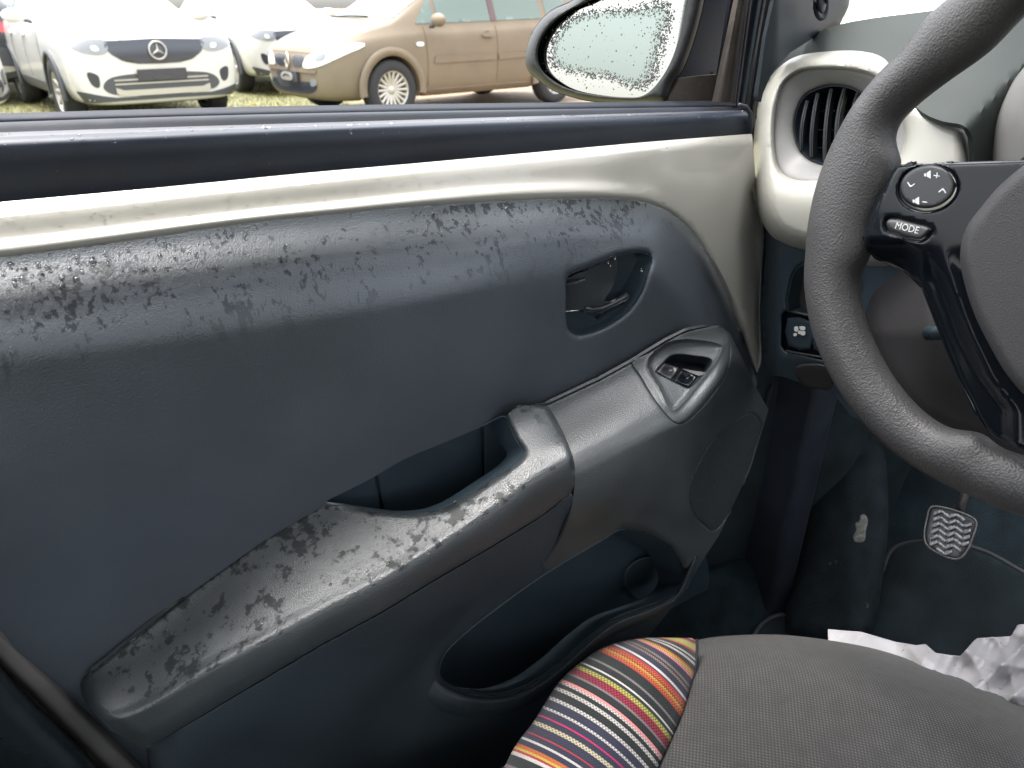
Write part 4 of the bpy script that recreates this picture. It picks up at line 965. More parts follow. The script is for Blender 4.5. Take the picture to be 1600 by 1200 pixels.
# foot rest with a scuffed patch
fr_o = smooth([(1228, 990), (1236, 880), (1262, 760), (1300, 690), (1372, 690), (1388, 780), (1380, 900), (1356, 1000), (1300, 1010)], n=4)
FRP = (unproj(1330., 850., 1.02, 'D'), np.array([-.75, .1, .62])/np.linalg.norm([-.75, .1, .62]))
foot = panel('foot_rest', fr_o, lambda x, y: -.00015*np.abs(x-1325), FRP, pm('foot_rest_carpet', (.009, .014, .0175), .95, .15, grain=(40, .3), bump=('noise', 700, .002, .9), speck=(45, .70, (.055, .052, .045))), None, sign=-1, step=10, edge=7, thick=.02, rolls=[(fr_o, True, .035, 34)])
tag(foot, 'worn black carpeted foot rest left of the pedal', 'foot rest')
scm = pm('scuffed_grey_patch', (.115, .12, .11), .9, .2, grain=(200, .4), bump=('noise', 800, .001, .8))
sc_o = smooth([(1344, 806), (1350, 803), (1356, 812), (1353, 828), (1350, 846), (1336, 847), (1333, 838), (1338, 828), (1336, 818), (1343, 814)], n=3)
panel('scuffed_patch', sc_o, lambda x, y: -.00015*np.abs(x-1325)+.0012, FRP, scm, foot, sign=-1, step=4, edge=3, thick=.001, rolls=[(sc_o, True, .001, 3)])
# floor mats with piped edge
def onfloor(pts, lift):
    pts = np.array(pts, float); t = 1.0*np.ones(len(pts)); d = rays(pts[:, 0], pts[:, 1])
    for _ in range(40):
        P = EYE+d*t[:, None]; z = flz(P[:, 0], P[:, 1])+lift; t = t+(P[:, 2]-z)/(-d[:, 2]+.35)*.6
    return EYE+d*t[:, None]
def matpiece(name, outline, label, cat):
    L = resample(smooth(outline, n=4), 8); lo, hi = L.min(0), L.max(0)
    gx, gy = np.meshgrid(np.arange(lo[0], hi[0], 14), np.arange(lo[1], hi[1], 14)); G = np.stack([gx.ravel(), gy.ravel()], 1); G = G[inside(G, L)]; G = G[dist_loop(G, L) > 5]
    pts = np.vstack([L, G]); n = len(L)
    r = delaunay_2d_cdt([Vector(p) for p in pts], [(i, (i+1) % n) for i in range(n)], [], 0, 1e-4)
    V2 = np.array([tuple(v) for v in r[0]]); T = np.array([f for f in r[2] if len(f) == 3]); T = T[inside(V2[T].mean(1), L)]
    o = mesh(name, onfloor(V2, .012), T, M['mat'], None); tag(o, label, cat)
    q = o.modifiers.new('thick', 'SOLIDIFY'); q.thickness = .006; q.offset = 0
    tube('mat_piping', onfloor(L, .014), .0035, M['matedge'], o, 6, closed=True)
    return o
matpiece('floor_mat', [(1345, 1010), (1358, 960), (1372, 920), (1384, 880), (1394, 860), (1412, 850), (1460, 846), (1530, 858), (1620, 905), (1760, 960), (1760, 1120), (1500, 1120), (1360, 1080)], 'dark fabric floor mat with piped edge in front of the seat under the pedal', 'floor mat')
matpiece('heel_mat', [(1180, 990), (1200, 968), (1228, 961), (1256, 972), (1285, 986), (1300, 1000), (1330, 1040), (1250, 1080), (1170, 1040)], 'small dark mat corner between seat front and door pocket', 'floor mat')

# ================================================================== PEDAL
PP = (unproj(1485., 835., .82, 'D'), np.array([-.72, 0, .69])/np.linalg.norm([-.72, 0, .69]))
ped = thing('foot_pedal', 'worn rubber foot pedal with chevron tread hanging below the steering wheel rim', 'pedal', tuple(PP[0]))
pad_o = smooth([(1453, 794), (1458, 791), (1490, 797), (1521, 810), (1526, 817), (1520, 838), (1510, 862), (1498, 873), (1484, 872), (1460, 861), (1447, 850), (1444, 835), (1448, 812)], n=3)
padp = panel('pedal_pad', pad_o, 0.0, PP, M['pedald'], ped, sign=-1, step=6, edge=3, thick=.008, rolls=[(pad_o, True, .004, 5)])
def bar_(a, b, w0):
    a, b = np.array(a, float), np.array(b, float); n = np.array([-(b-a)[1], (b-a)[0]]); n = n/np.linalg.norm(n)*w0
    o_ = [a+n, b+n, b-n, a-n]; panel('tread_rib', o_, .0035, PP, M['pedal'], padp, sign=-1, step=6, edge=3, thick=.005, rolls=[(o_, True, .0015, 1.6)])
for r_ in range(-1, 8):
    for k_ in range(7):
        a = (1446+k_*12.2-r_*1.2, 797+r_*9.6+k_*2.6+(4.6 if k_ % 2 else -4.6)*.5*1.6); b = (1446+(k_+1)*12.2-r_*1.2, 797+r_*9.6+(k_+1)*2.6+(-4.6 if k_ % 2 else 4.6)*.5*1.6)
        if inside(np.array([a, b]), pad_o).all() and dist_loop(np.array([a, b]), pad_o).min() > 2.2: bar_(a, b, 2.3)
tube('pad_rim', unproj(resample(pad_o, 5)[:, 0], resample(pad_o, 5)[:, 1], .0, PP)+0*1, .0011, M['steel'], padp, 6, closed=True)
tube('pedal_arm', [unproj(1500., 800., -.01, PP), unproj(1505., 780., .0, PP), unproj(1510., 764., .01, PP), unproj(1516., 730., .02, PP), unproj(1530., 650., .03, PP)], .0042, M['steel'], ped, 10)

# ================================================================== SEAT
seat = thing('driver_seat', 'grey woven seat cushion with colourful striped side bolster', 'seat', (.2, .2, .36))
seam = [(1089, 1000), (1089, 1020), (1087, 1040), (1081, 1070), (1068, 1113), (1052, 1152), (1032, 1200), (1005, 1260), (970, 1330)]
front_e = [(1089, 1000), (1110, 996), (1161, 992), (1226, 992), (1307, 1002), (1372, 1015), (1437, 1036), (1502, 1060), (1551, 1079), (1600, 1101), (1700, 1160), (1800, 1240)]
SZ = .655
cush_o = list(smooth(front_e, closed=False, n=4)) + [(1850, 1500), (900, 1500)] + [tuple(p) for p in smooth(seam[::-1], closed=False, n=4)]
def cuz(x, y): return SZ+.012*np.exp(-((x-1300)/260)**2)
panel('seat_cushion', cush_o, cuz, 'Z', M['cloth'], seat, sign=-1, step=14, edge=5, thick=.02, rolls=[(smooth(front_e, closed=False, n=4), False, .085, 90), (smooth(seam, closed=False, n=4), False, .006, 9)])
Lr = np.array([(1080, 996.5), (1022, 996), (987, 999), (941, 1012), (905, 1036), (875, 1064), (834, 1127), (805, 1166), (775, 1225), (740, 1300)], float)
Rr = np.array([(1089, 1001), (1090, 1025), (1081, 1066), (1068, 1113), (1052, 1150), (1034, 1186), (1005, 1250), (985, 1290), (960, 1340), (930, 1400)], float)
red, orange, yel, ylg = (.34, .035, .04), (.40, .105, .035), (.42, .33, .06), (.31, .31, .06)
blk, navy, dk, wht, crm, gry, crim, dred, pink = (.018, .022, .022), (.028, .030, .052), (.022, .026, .028), (.48, .45, .43), (.46, .41, .28), (.16, .14, .14), (.42, .02, .10), (.24, .025, .05), (.62, .22, .22)
bands = [(0, .12, pink, 1), (.12, .24, dk, 0), (.24, .34, red, 0), (.34, .52, ylg, 0), (.52, .60, crm, 1), (.60, .82, ylg, 0), (.82, .95, red, 0), (.95, 1.2, blk, 0), (1.2, 1.28, wht, 1), (1.28, 1.36, blk, 0), (1.36, 1.46, wht, 1), (1.46, 1.58, blk, 0),
         (1.58, 1.64, blk, 0), (1.64, 1.70, orange, 1), (1.70, 1.80, yel, 1), (1.80, 1.92, pink, 1), (1.92, 2.15, navy, 0), (2.15, 2.24, (.22, .17, .13), 1), (2.24, 2.3, navy, 0), (2.3, 2.38, (.22, .17, .13), 1), (2.38, 2.58, navy, 0), (2.58, 2.66, wht, 0), (2.66, 2.72, navy, 0),
         (2.72, 2.80, red, 0), (2.80, 2.90, orange, 1), (2.90, 2.95, red, 1), (2.95, 3.02, yel, 1), (3.02, 3.06, orange, 0), (3.06, 3.16, orange, 1), (3.16, 3.22, red, 0), (3.22, 3.58, blk, 0), (3.58, 3.66, gry, 0), (3.66, 3.92, blk, 0), (3.92, 3.98, wht, 0), (3.98, 4.10, dk, 0),
         (4.10, 4.28, (.34, .32, .08), 1), (4.28, 4.58, dred, 1), (4.58, 4.66, gry, 0), (4.66, 4.92, blk, 0), (4.92, 5.0, pink, 0), (5.0, 5.06, wht, 1), (5.06, 5.16, blk, 0), (5.16, 5.25, wht, 1), (5.25, 5.40, blk, 0), (5.40, 5.46, wht, 1), (5.46, 5.62, navy, 0), (5.62, 5.66, wht, 1), (5.66, 5.8, navy, 0), (5.8, 5.84, crim, 0), (5.84, 5.96, navy, 0), (5.96, 6.08, crm, 1), (6.08, 6.36, navy, 0),
         (6.36, 6.42, red, 0), (6.42, 6.62, navy, 0), (6.62, 6.70, wht, 0), (6.70, 6.88, navy, 0), (6.88, 7.0, orange, 0), (7.0, 7.06, yel, 0), (7.06, 7.13, red, 0), (7.13, 7.24, wht, 0), (7.24, 7.5, blk, 0), (7.5, 7.58, gry, 0), (7.58, 7.7, dred, 1), (7.7, 7.9, blk, 0), (7.9, 7.97, wht, 1), (7.97, 8.4, navy, 0), (8.4, 8.5, yel, 0), (8.5, 9.0, navy, 0)]
nu_ = 44; rows_s = np.linspace(0, 9, 541); idx = np.arange(10)
Lx = pchip(idx, Lr[:, 0], rows_s); Ly = pchip(idx, Lr[:, 1], rows_s); Rx = pchip(idx, Rr[:, 0], rows_s); Ry = pchip(idx, Rr[:, 1], rows_s)
V = []; us = np.linspace(0, 1, nu_)
for k in range(len(rows_s)):
    ln = math.hypot(Rx[k]-Lx[k], Ry[k]-Ly[k]); bow = min(.085*ln, 16)*min(1, rows_s[k]/1.0)
    nx, ny = (Ry[k]-Ly[k])/max(ln, 1), -(Rx[k]-Lx[k])/max(ln, 1)
    x = Lx[k]+(Rx[k]-Lx[k])*us+nx*bow*4*us*(1-us)*.9; y = Ly[k]+(Ry[k]-Ly[k])*us+ny*bow*4*us*(1-us)*.9
    z = SZ+.004+.026*np.sin(us*math.pi)-.09*(1-np.sqrt(np.clip(1-np.clip(1-us/.35, 0, 1)**2, 0, 1)))*1.0-.085*(1-math.sqrt(1-max(0, 1-rows_s[k]/2.2)**2))*.9-.006*np.clip((us-.93)/.07, 0, 1)**2
    V.append(unproj(x, y, z, 'Z'))
V = np.vstack(V); F = []; cols = []; uvs = []
cumu = np.concatenate([[0], np.cumsum(np.hypot(np.diff(Lx), np.diff(Ly)))])
for k in range(len(rows_s)-1):
    s_ = (rows_s[k]+rows_s[k+1])/2; bnd = next((b for b in bands if b[0] <= s_ < b[1]), bands[-1])
    for i in range(nu_-1):
        F.append((k*nu_+i, k*nu_+i+1, (k+1)*nu_+i+1, (k+1)*nu_+i)); cols.append((*bnd[2], .85 if bnd[3] else .25))
        for (kk, i2) in ((k, i), (k, i+1), (k+1, i+1), (k+1, i)): uvs.append((us[i2]*70, cumu[kk]/3.2))
bol = mesh('side_bolster', V, F, M['stripes'], seat); bol['label'] = 'multicoloured striped cloth bolster'
ca = bol.data.color_attributes.new('band', 'FLOAT_COLOR', 'CORNER')
ca.data.foreach_set('color', np.repeat(np.array(cols), 4, axis=0).ravel())
uvl = bol.data.uv_layers.new(name='weave'); uvl.data.foreach_set('uv', np.array(uvs).ravel())
bol.data.flip_normals() if (bol.data.polygons[5000].normal @ (Vector(V[F[5000][0]])-Vector(EYE))) > 0 else None
solid(bol, .02)
tube('bolster_seam', unproj(*(lambda q: (q[:, 0], q[:, 1]))(smooth(seam, closed=False, n=4)), SZ-.003, 'Z'), .0016, M['rubber'], seat, 6)
box('seat_base', (-.25, -.05, .38), (.30, .40, .56), M['dark'], seat, .03)

# crumpled protective cover on the floor side of the seat
pc_o = [(1294, 983), (1345, 987), (1400, 1003), (1432, 1008), (1446, 1006), (1462, 1020), (1500, 1026), (1520, 1003), (1528, 997), (1580, 994), (1590, 976), (1615, 974), (1660, 985), (1660, 1180), (1560, 1110), (1480, 1075), (1380, 1045), (1294, 1020)]
cvm = pm('crumpled_cover_sheet', (.36, .35, .36), .45, .5, grain=(14, .12), speck=(70, .645, (.22, .20, .18)), coat=.2)
def cvh(x, y):
    q = np.clip((x-1400)/80, 0, 1)
    n = np.zeros_like(x)
    for (a, b, c, amp) in ((.028, .030, 1, .020), (-.022, .050, 2, .012), (.055, -.035, .5, .007), (.16, .09, 3, .0018)):
        n += amp*(1-np.abs(np.sin(a*x+b*y+c+.9*np.sin(.022*y+.017*x))))
    return .575+n*(.15+.85*q)
cvr = panel('seat_cover_sheet', pc_o, cvh, 'Z', cvm, None, sign=-1, step=3.5, edge=3, thick=0)
q = cvr.modifiers.new('thick', 'SOLIDIFY'); q.thickness = .0008
tag(cvr, 'crumpled dirty white protective sheet sticking out beyond the seat cushion', 'protective sheet')

# ================================================================== OUTSIDE: GROUND AND PARKED CARS
gm_ = bpy.data.materials.new('wet_grass_and_earth'); gm_.use_nodes = True
t = gm_.node_tree; N = t.nodes; Lk = t.links; b = N['Principled BSDF']; b.inputs['Roughness'].default_value = .8
geo = N.new('ShaderNodeNewGeometry')
n1 = N.new('ShaderNodeTexNoise'); n1.inputs['Scale'].default_value = .5; n1.inputs['Detail'].default_value = 5; Lk.new(geo.outputs['Position'], n1.inputs['Vector'])
n2 = N.new('ShaderNodeTexNoise'); n2.inputs['Scale'].default_value = 14; n2.inputs['Detail'].default_value = 5; Lk.new(geo.outputs['Position'], n2.inputs['Vector'])
r1 = N.new('ShaderNodeValToRGB'); r1.color_ramp.elements[0].position = .3; r1.color_ramp.elements[0].color = (.075, .085, .035, 1); r1.color_ramp.elements[1].position = .7; r1.color_ramp.elements[1].color = (.22, .20, .085, 1); Lk.new(n2.outputs[0], r1.inputs[0])
r2 = N.new('ShaderNodeValToRGB'); r2.color_ramp.elements[0].position = .3; r2.color_ramp.elements[0].color = (.22, .14, .07, 1); r2.color_ramp.elements[1].position = .7; r2.color_ramp.elements[1].color = (.30, .23, .16, 1); Lk.new(n2.outputs[0], r2.inputs[0])
sp_ = N.new('ShaderNodeSeparateXYZ'); Lk.new(geo.outputs['Position'], sp_.inputs[0])
ad = N.new('ShaderNodeMath'); ad.operation = 'MULTIPLY_ADD'; Lk.new(n1.outputs[0], ad.inputs[0]); ad.inputs[1].default_value = 2.5; Lk.new(sp_.outputs['X'], ad.inputs[2])
mr = N.new('ShaderNodeMapRange'); Lk.new(ad.outputs[0], mr.inputs[0]); mr.inputs[1].default_value = 4.6; mr.inputs[2].default_value = 5.4
mx = N.new('ShaderNodeMix'); mx.data_type = 'RGBA'; Lk.new(mr.outputs[0], mx.inputs[0]); Lk.new(r1.outputs[0], mx.inputs[6]); Lk.new(r2.outputs[0], mx.inputs[7]); Lk.new(mx.outputs[2], b.inputs['Base Color'])
ground = mesh('ground', [(-900, -900, 0), (900, -900, 0), (900, 900, 0), (-900, 900, 0)], [(0, 1, 2, 3)], gm_); struct(ground, 'wet grass and bare earth of the car park')
V = []; F = []; rr = random.Random(9)
for _ in range(9000):
    x = rr.uniform(-1.6, 3.4); y = rr.uniform(8.6, 14.5); a = rr.uniform(0, 6.28); h = rr.uniform(.02, .07); wd = .004; ln = rr.uniform(-.03, .03)
    k = len(V); V += [(x-math.cos(a)*wd, y-math.sin(a)*wd, 0), (x+math.cos(a)*wd, y+math.sin(a)*wd, 0), (x+ln, y+rr.uniform(-.03, .03), h)]; F.append((k, k+1, k+2))
gr = mesh('grass', V, F, M['grass'], None, False); gr['kind'] = 'stuff'; gr['label'] = 'short wet yellow-green grass between the parked cars'; 
V = []; F = []
for _ in range(260):
    x = rr.uniform(-1.6, 4.5); y = rr.uniform(8.6, 14.0); a = rr.uniform(0, 6.28); s_ = rr.uniform(.02, .05); z = rr.uniform(.01, .04)
    k = len(V); c, d_ = math.cos(a)*s_, math.sin(a)*s_; V += [(x-c, y-d_, z), (x+d_*.5, y-c*.5, z+.01), (x+c, y+d_, z+.004), (x-d_*.5, y+c*.5, z+.012)]; F.append((k, k+1, k+2, k+3))
lf = mesh('fallen_leaves', V, F, M['leaf'], None, False); lf['kind'] = 'stuff'; lf['label'] = 'fallen yellow leaves lying on the grass'

M['cwhite'] = pm('white_car_paint', (.62, .61, .575), .25, .5, coat=.8)
M['ctan'] = pm('tan_metallic_paint', (.180, .146, .104), .5, .3, coat=.0, metal=.0, grain=(3, .06))
M['cblack'] = pm('black_car_paint', (.03, .033, .042), .25, .5, coat=.8)
M['clad'] = pm('dark_grey_cladding', (.075, .078, .085), .6, .4)
M['tyre'] = pm('tyre_rubber', (.036, .037, .040), .8, .3)
M['alloy'] = pm('alloy_rim', (.50, .48, .44), .35, .5, metal=.5)
M['lamp'] = pm('clear_headlamp', (.72, .74, .68), .08, .6, coat=1)
M['lampd'] = pm('smoked_headlamp', (.20, .21, .22), .1, .6, coat=1)
M['red'] = pm('red_tail_lamp', (.55, .02, .03), .15, .6, coat=.8)
M['grill'] = pm('black_grille', (.035, .040, .055), .22, .5, coat=.4)
M['seatdark'] = pm('car_interior', (.10, .10, .10), .8)

def clink(name, me, mat, par):
    o = bpy.data.objects.new(name, me); C.objects.link(o)
    if mat: me.materials.append(mat)
    o.parent = par
    if len(me.polygons): me.polygons.foreach_set('use_smooth', [True]*len(me.polygons))
    return o
def cmesh(name, V, F, mat, par):
    me = bpy.data.meshes.new(name); me.from_pydata([tuple(map(float, v)) for v in V], [], [tuple(map(int, f)) for f in F]); me.update(); return clink(name, me, mat, par)

def car_body(st, par, mat):
    V = []; ring = 19
    for (x, zb, zs, zt, w_, wt) in st:
        tall = zt-zs
        half = [(0, zb), (w_*.80, zb), (w_*.96, zb+.07), (w_*1.0, zb+(zs-zb)*.42), (w_*.995, zs-.14), (w_*.965, zs-.03), (w_*.93 if tall < .2 else w_*.92, zs+.01),
                (wt+(w_*.92-wt)*.45, zs+tall*.52), (wt, zt-.045 if tall > .2 else zt-.012), (wt*.62, zt)]
        pts = [(y, z) for y, z in half]+[(0, zt+.012)]
        full = [(y, z) for y, z in pts]+[(-y, z) for y, z in pts[-2:0:-1]]
        for y, z in full: V.append((x, y, z))
        ring = len(full)
    F = []
    for i in range(len(st)-1):
        for k in range(ring):
            l = (k+1) % ring; F.append((i*ring+k, (i+1)*ring+k, (i+1)*ring+l, i*ring+l))
    F.append(tuple(range(ring))); F.append(tuple((len(st)-1)*ring+k for k in range(ring))[::-1])
    o = cmesh('body', V, F, mat, par)
    s_ = o.modifiers.new('sub', 'SUBSURF'); s_.levels = 3; s_.render_levels = 3
    bpy.context.view_layer.update()
    dg = bpy.context.evaluated_depsgraph_get(); me = bpy.data.meshes.new_from_object(o.evaluated_get(dg)); o.modifiers.clear(); old = o.data; o.data = me; bpy.data.meshes.remove(old)
    me.polygons.foreach_set('use_smooth', [True]*len(me.polygons))
    bvh = BVHTree.FromPolygons([v.co.copy() for v in me.vertices], [tuple(p.vertices) for p in me.polygons])
    return o, bvh

def patch(name, poly, view, bvh, mat, par, off=.006, step=.05, sm=True, thick=.006, side=1):
    """thin real panel following the body: view 'F' poly in (y,z), 'R' rear, 'S' poly in (x,z) on side"""
    L = resample(smooth(poly, n=3) if sm else poly, step*.6); lo, hi = L.min(0), L.max(0)
    gx, gy = np.meshgrid(np.arange(lo[0], hi[0], step), np.arange(lo[1], hi[1], step)); G = np.stack([gx.ravel(), gy.ravel()], 1)
    if len(G): G = G[inside(G, L)]
    if len(G): G = G[dist_loop(G, L) > step*.35]
    pts = np.vstack([L, G]) if len(G) else L; n = len(L)
    r = delaunay_2d_cdt([Vector(p) for p in pts], [(i, (i+1) % n) for i in range(n)], [], 0, 1e-5)
    V2 = [tuple(v) for v in r[0]]; T = [f for f in r[2] if len(f) == 3]; T = [f for f, k in zip(T, inside(np.array([np.mean([V2[i] for i in f], 0) for f in T]), L)) if k]
    V = []
    for a, b_ in V2:
        if view == 'F': o_, d_ = Vector((4, a, b_)), Vector((-1, 0, 0))
        elif view == 'R': o_, d_ = Vector((-8, a, b_)), Vector((1, 0, 0))
        elif view == 'T': o_, d_ = Vector((a, b_, 4)), Vector((0, 0, -1))
        else: o_, d_ = Vector((a, 4*side, b_)), Vector((0, -side, 0))
        loc, nr, ix, ds = bvh.ray_cast(o_, d_)
        if loc is None: loc = Vector(V[-1]) if V else Vector((0, 0, 0)); nr = -d_
        if nr.dot(d_) > 0: nr = -nr
        V.append(tuple(loc+nr*off))
    F = []
    for f in T:
        p = [Vector(V[i]) for i in f]; nn_ = (p[1]-p[0]).cross(p[2]-p[0])
        dd = {'F': Vector((-1, 0, 0)), 'R': Vector((1, 0, 0)), 'T': Vector((0, 0, -1))}.get(view, Vector((0, -side, 0)))
        F.append(f if nn_.dot(dd) < 0 else f[::-1])
    o = cmesh(name, V, F, mat, par); q = o.modifiers.new('thick', 'SOLIDIFY'); q.thickness = thick; q.offset = -1
    e = o.modifiers.new('crisp', 'EDGE_SPLIT'); e.split_angle = math.radians(50)
    return o

def wheel(par, x, y, r, spokes, side, cover=None):
    w_ = cmesh('wheel', *ring_mesh([(r*.64, .10), (r*.70, .115), (r*.93, .11), (r, .085), (r, -.085), (r*.93, -.11), (r*.64, -.10)], 40), M['tyre'], par)
    w_.location = (x, y, r)
    rm = cmesh('rim', *ring_mesh([(r*.66, .095*1), (r*.63, .10), (r*.60, .085), (r*.58, .02), (r*.58, -.08)], 40), M['alloy'], w_)
    dk = cmesh('brake_disc', *ring_mesh([(.0, .0), (r*.5, .0), (r*.5, -.02), (0, -.02)], 24), M['clad'], w_)
    V = []; F = []
    for s_ in range(spokes):
        a = 2*math.pi*s_/spokes; c, q = math.cos(a), math.sin(a); tw = r*(.055 if spokes > 12 else .10)
        for rr_, w2, yy in ((r*.10, tw*1.1, .055), (r*.60, tw*.7, .088)):
            for sg in (-1, 1):
                for dy in (0, -.025): V.append((c*rr_-q*sg*w2, yy+dy, q*rr_+c*sg*w2))
        k = len(V)-8; F += [(k, k+2, k+6, k+4), (k, k+4, k+5, k+1), (k+2, k+3, k+7, k+6)]
    sp2 = cmesh('spoke', V, F, M['alloy'], rm) if False else cmesh('rim_spokes', V, F, M['alloy'], w_)
    hb_ = cmesh('hub_cap', *ring_mesh([(0, .075), (r*.13, .07), (r*.17, .05), (r*.17, .0)], 20), M['alloy'], w_)
    if side < 0: w_.scale = (1, -1, 1)
    return w_
def ring_mesh(prof, n):
    V = []; F = []; m = len(prof)
    for i in range(n):
        a = 2*math.pi*i/n
        for rr_, y in prof: V.append((math.cos(a)*rr_, y, math.sin(a)*rr_))
    for i in range(n):
        j = (i+1) % n
        for k in range(m-1): F.append((i*m+k, i*m+k+1, j*m+k+1, j*m+k))
    return V, F
def arches(body, ax, r, w_):
    for x in ax:
        bm = bmesh.new(); bmesh.ops.create_cone(bm, cap_ends=True, segments=36, radius1=r*1.13, radius2=r*1.13, depth=w_*2.4)
        me = bpy.data.meshes.new('cut'); bm.to_mesh(me); bm.free()
        for sg in (1, -1):
            c = bpy.data.objects.new('cut', me); C.objects.link(c); c.parent = body.parent
            c.matrix_local = Matrix.Translation((x, sg*w_*1.62, r*1.02)) @ Matrix.Rotation(math.pi/2, 4, 'X')
            mod = body.modifiers.new('arch', 'BOOLEAN'); mod.object = c; mod.operation = 'DIFFERENCE'; mod.solver = 'FAST'
    bpy.context.view_layer.update(); dg = bpy.context.evaluated_depsgraph_get()
    me = bpy.data.meshes.new_from_object(body.evaluated_get(dg)); cs = {m.object for m in body.modifiers}; body.modifiers.clear(); body.data = me
    for c in cs: bpy.data.objects.remove(c)
    me.polygons.foreach_set('use_smooth', [True]*len(me.polygons))
    try: me.set_sharp_from_angle(angle=math.radians(40))
    except Exception: pass
def arch_trim(par, x, y, r, w_, mat, wd=.05):
    V = []; F = []; n = 26
    for i in range(n):
        a = math.radians(-8)+(math.pi+math.radians(16))*i/(n-1)
        for rr_, dy in ((r*1.12, -.02), (r*1.12, .012), (r*1.12+wd, .008), (r*1.12+wd, -.02)): V.append((x+math.cos(a)*rr_, y+dy*(1 if y > 0 else -1), r*1.02+math.sin(a)*rr_))
    for i in range(n-1):
        for k in range(4): l = (k+1) % 4; F.append((i*4+k, i*4+l, (i+1)*4+l, (i+1)*4+k))
    return cmesh('arch_trim', V, F, mat, par)
def cab_things(par, bvh, wsx, mat):
    pass

def mirror_pod(par, x, y, z, mat, s_=1):
    bm = bmesh.new(); bmesh.ops.create_icosphere(bm, subdivisions=3, radius=1)
    for v in bm.verts: v.co = Vector((v.co.x*.075*(1 if v.co.x > 0 else .5), v.co.y*.13, v.co.z*.075))
    me = bpy.data.meshes.new('wing_mirror'); bm.to_mesh(me); bm.free(); o = clink('wing_mirror', me, mat, par); o.location = (x, y, z)
    cmesh('mirror_stalk', [(-.03, -.16*s_, -.09), (.03, -.16*s_, -.09), (.02, 0, -.04), (-.02, 0, -.04), (-.03, -.16*s_, -.05), (.03, -.16*s_, -.05), (.02, 0, -.01), (-.02, 0, -.01)], [(0, 1, 2, 3), (4, 7, 6, 5), (0, 4, 5, 1), (3, 2, 6, 7), (0, 3, 7, 4), (1, 5, 6, 2)], M['clad'], o)
    return o
def mir(poly): return [(-a, b_) for a, b_ in poly]

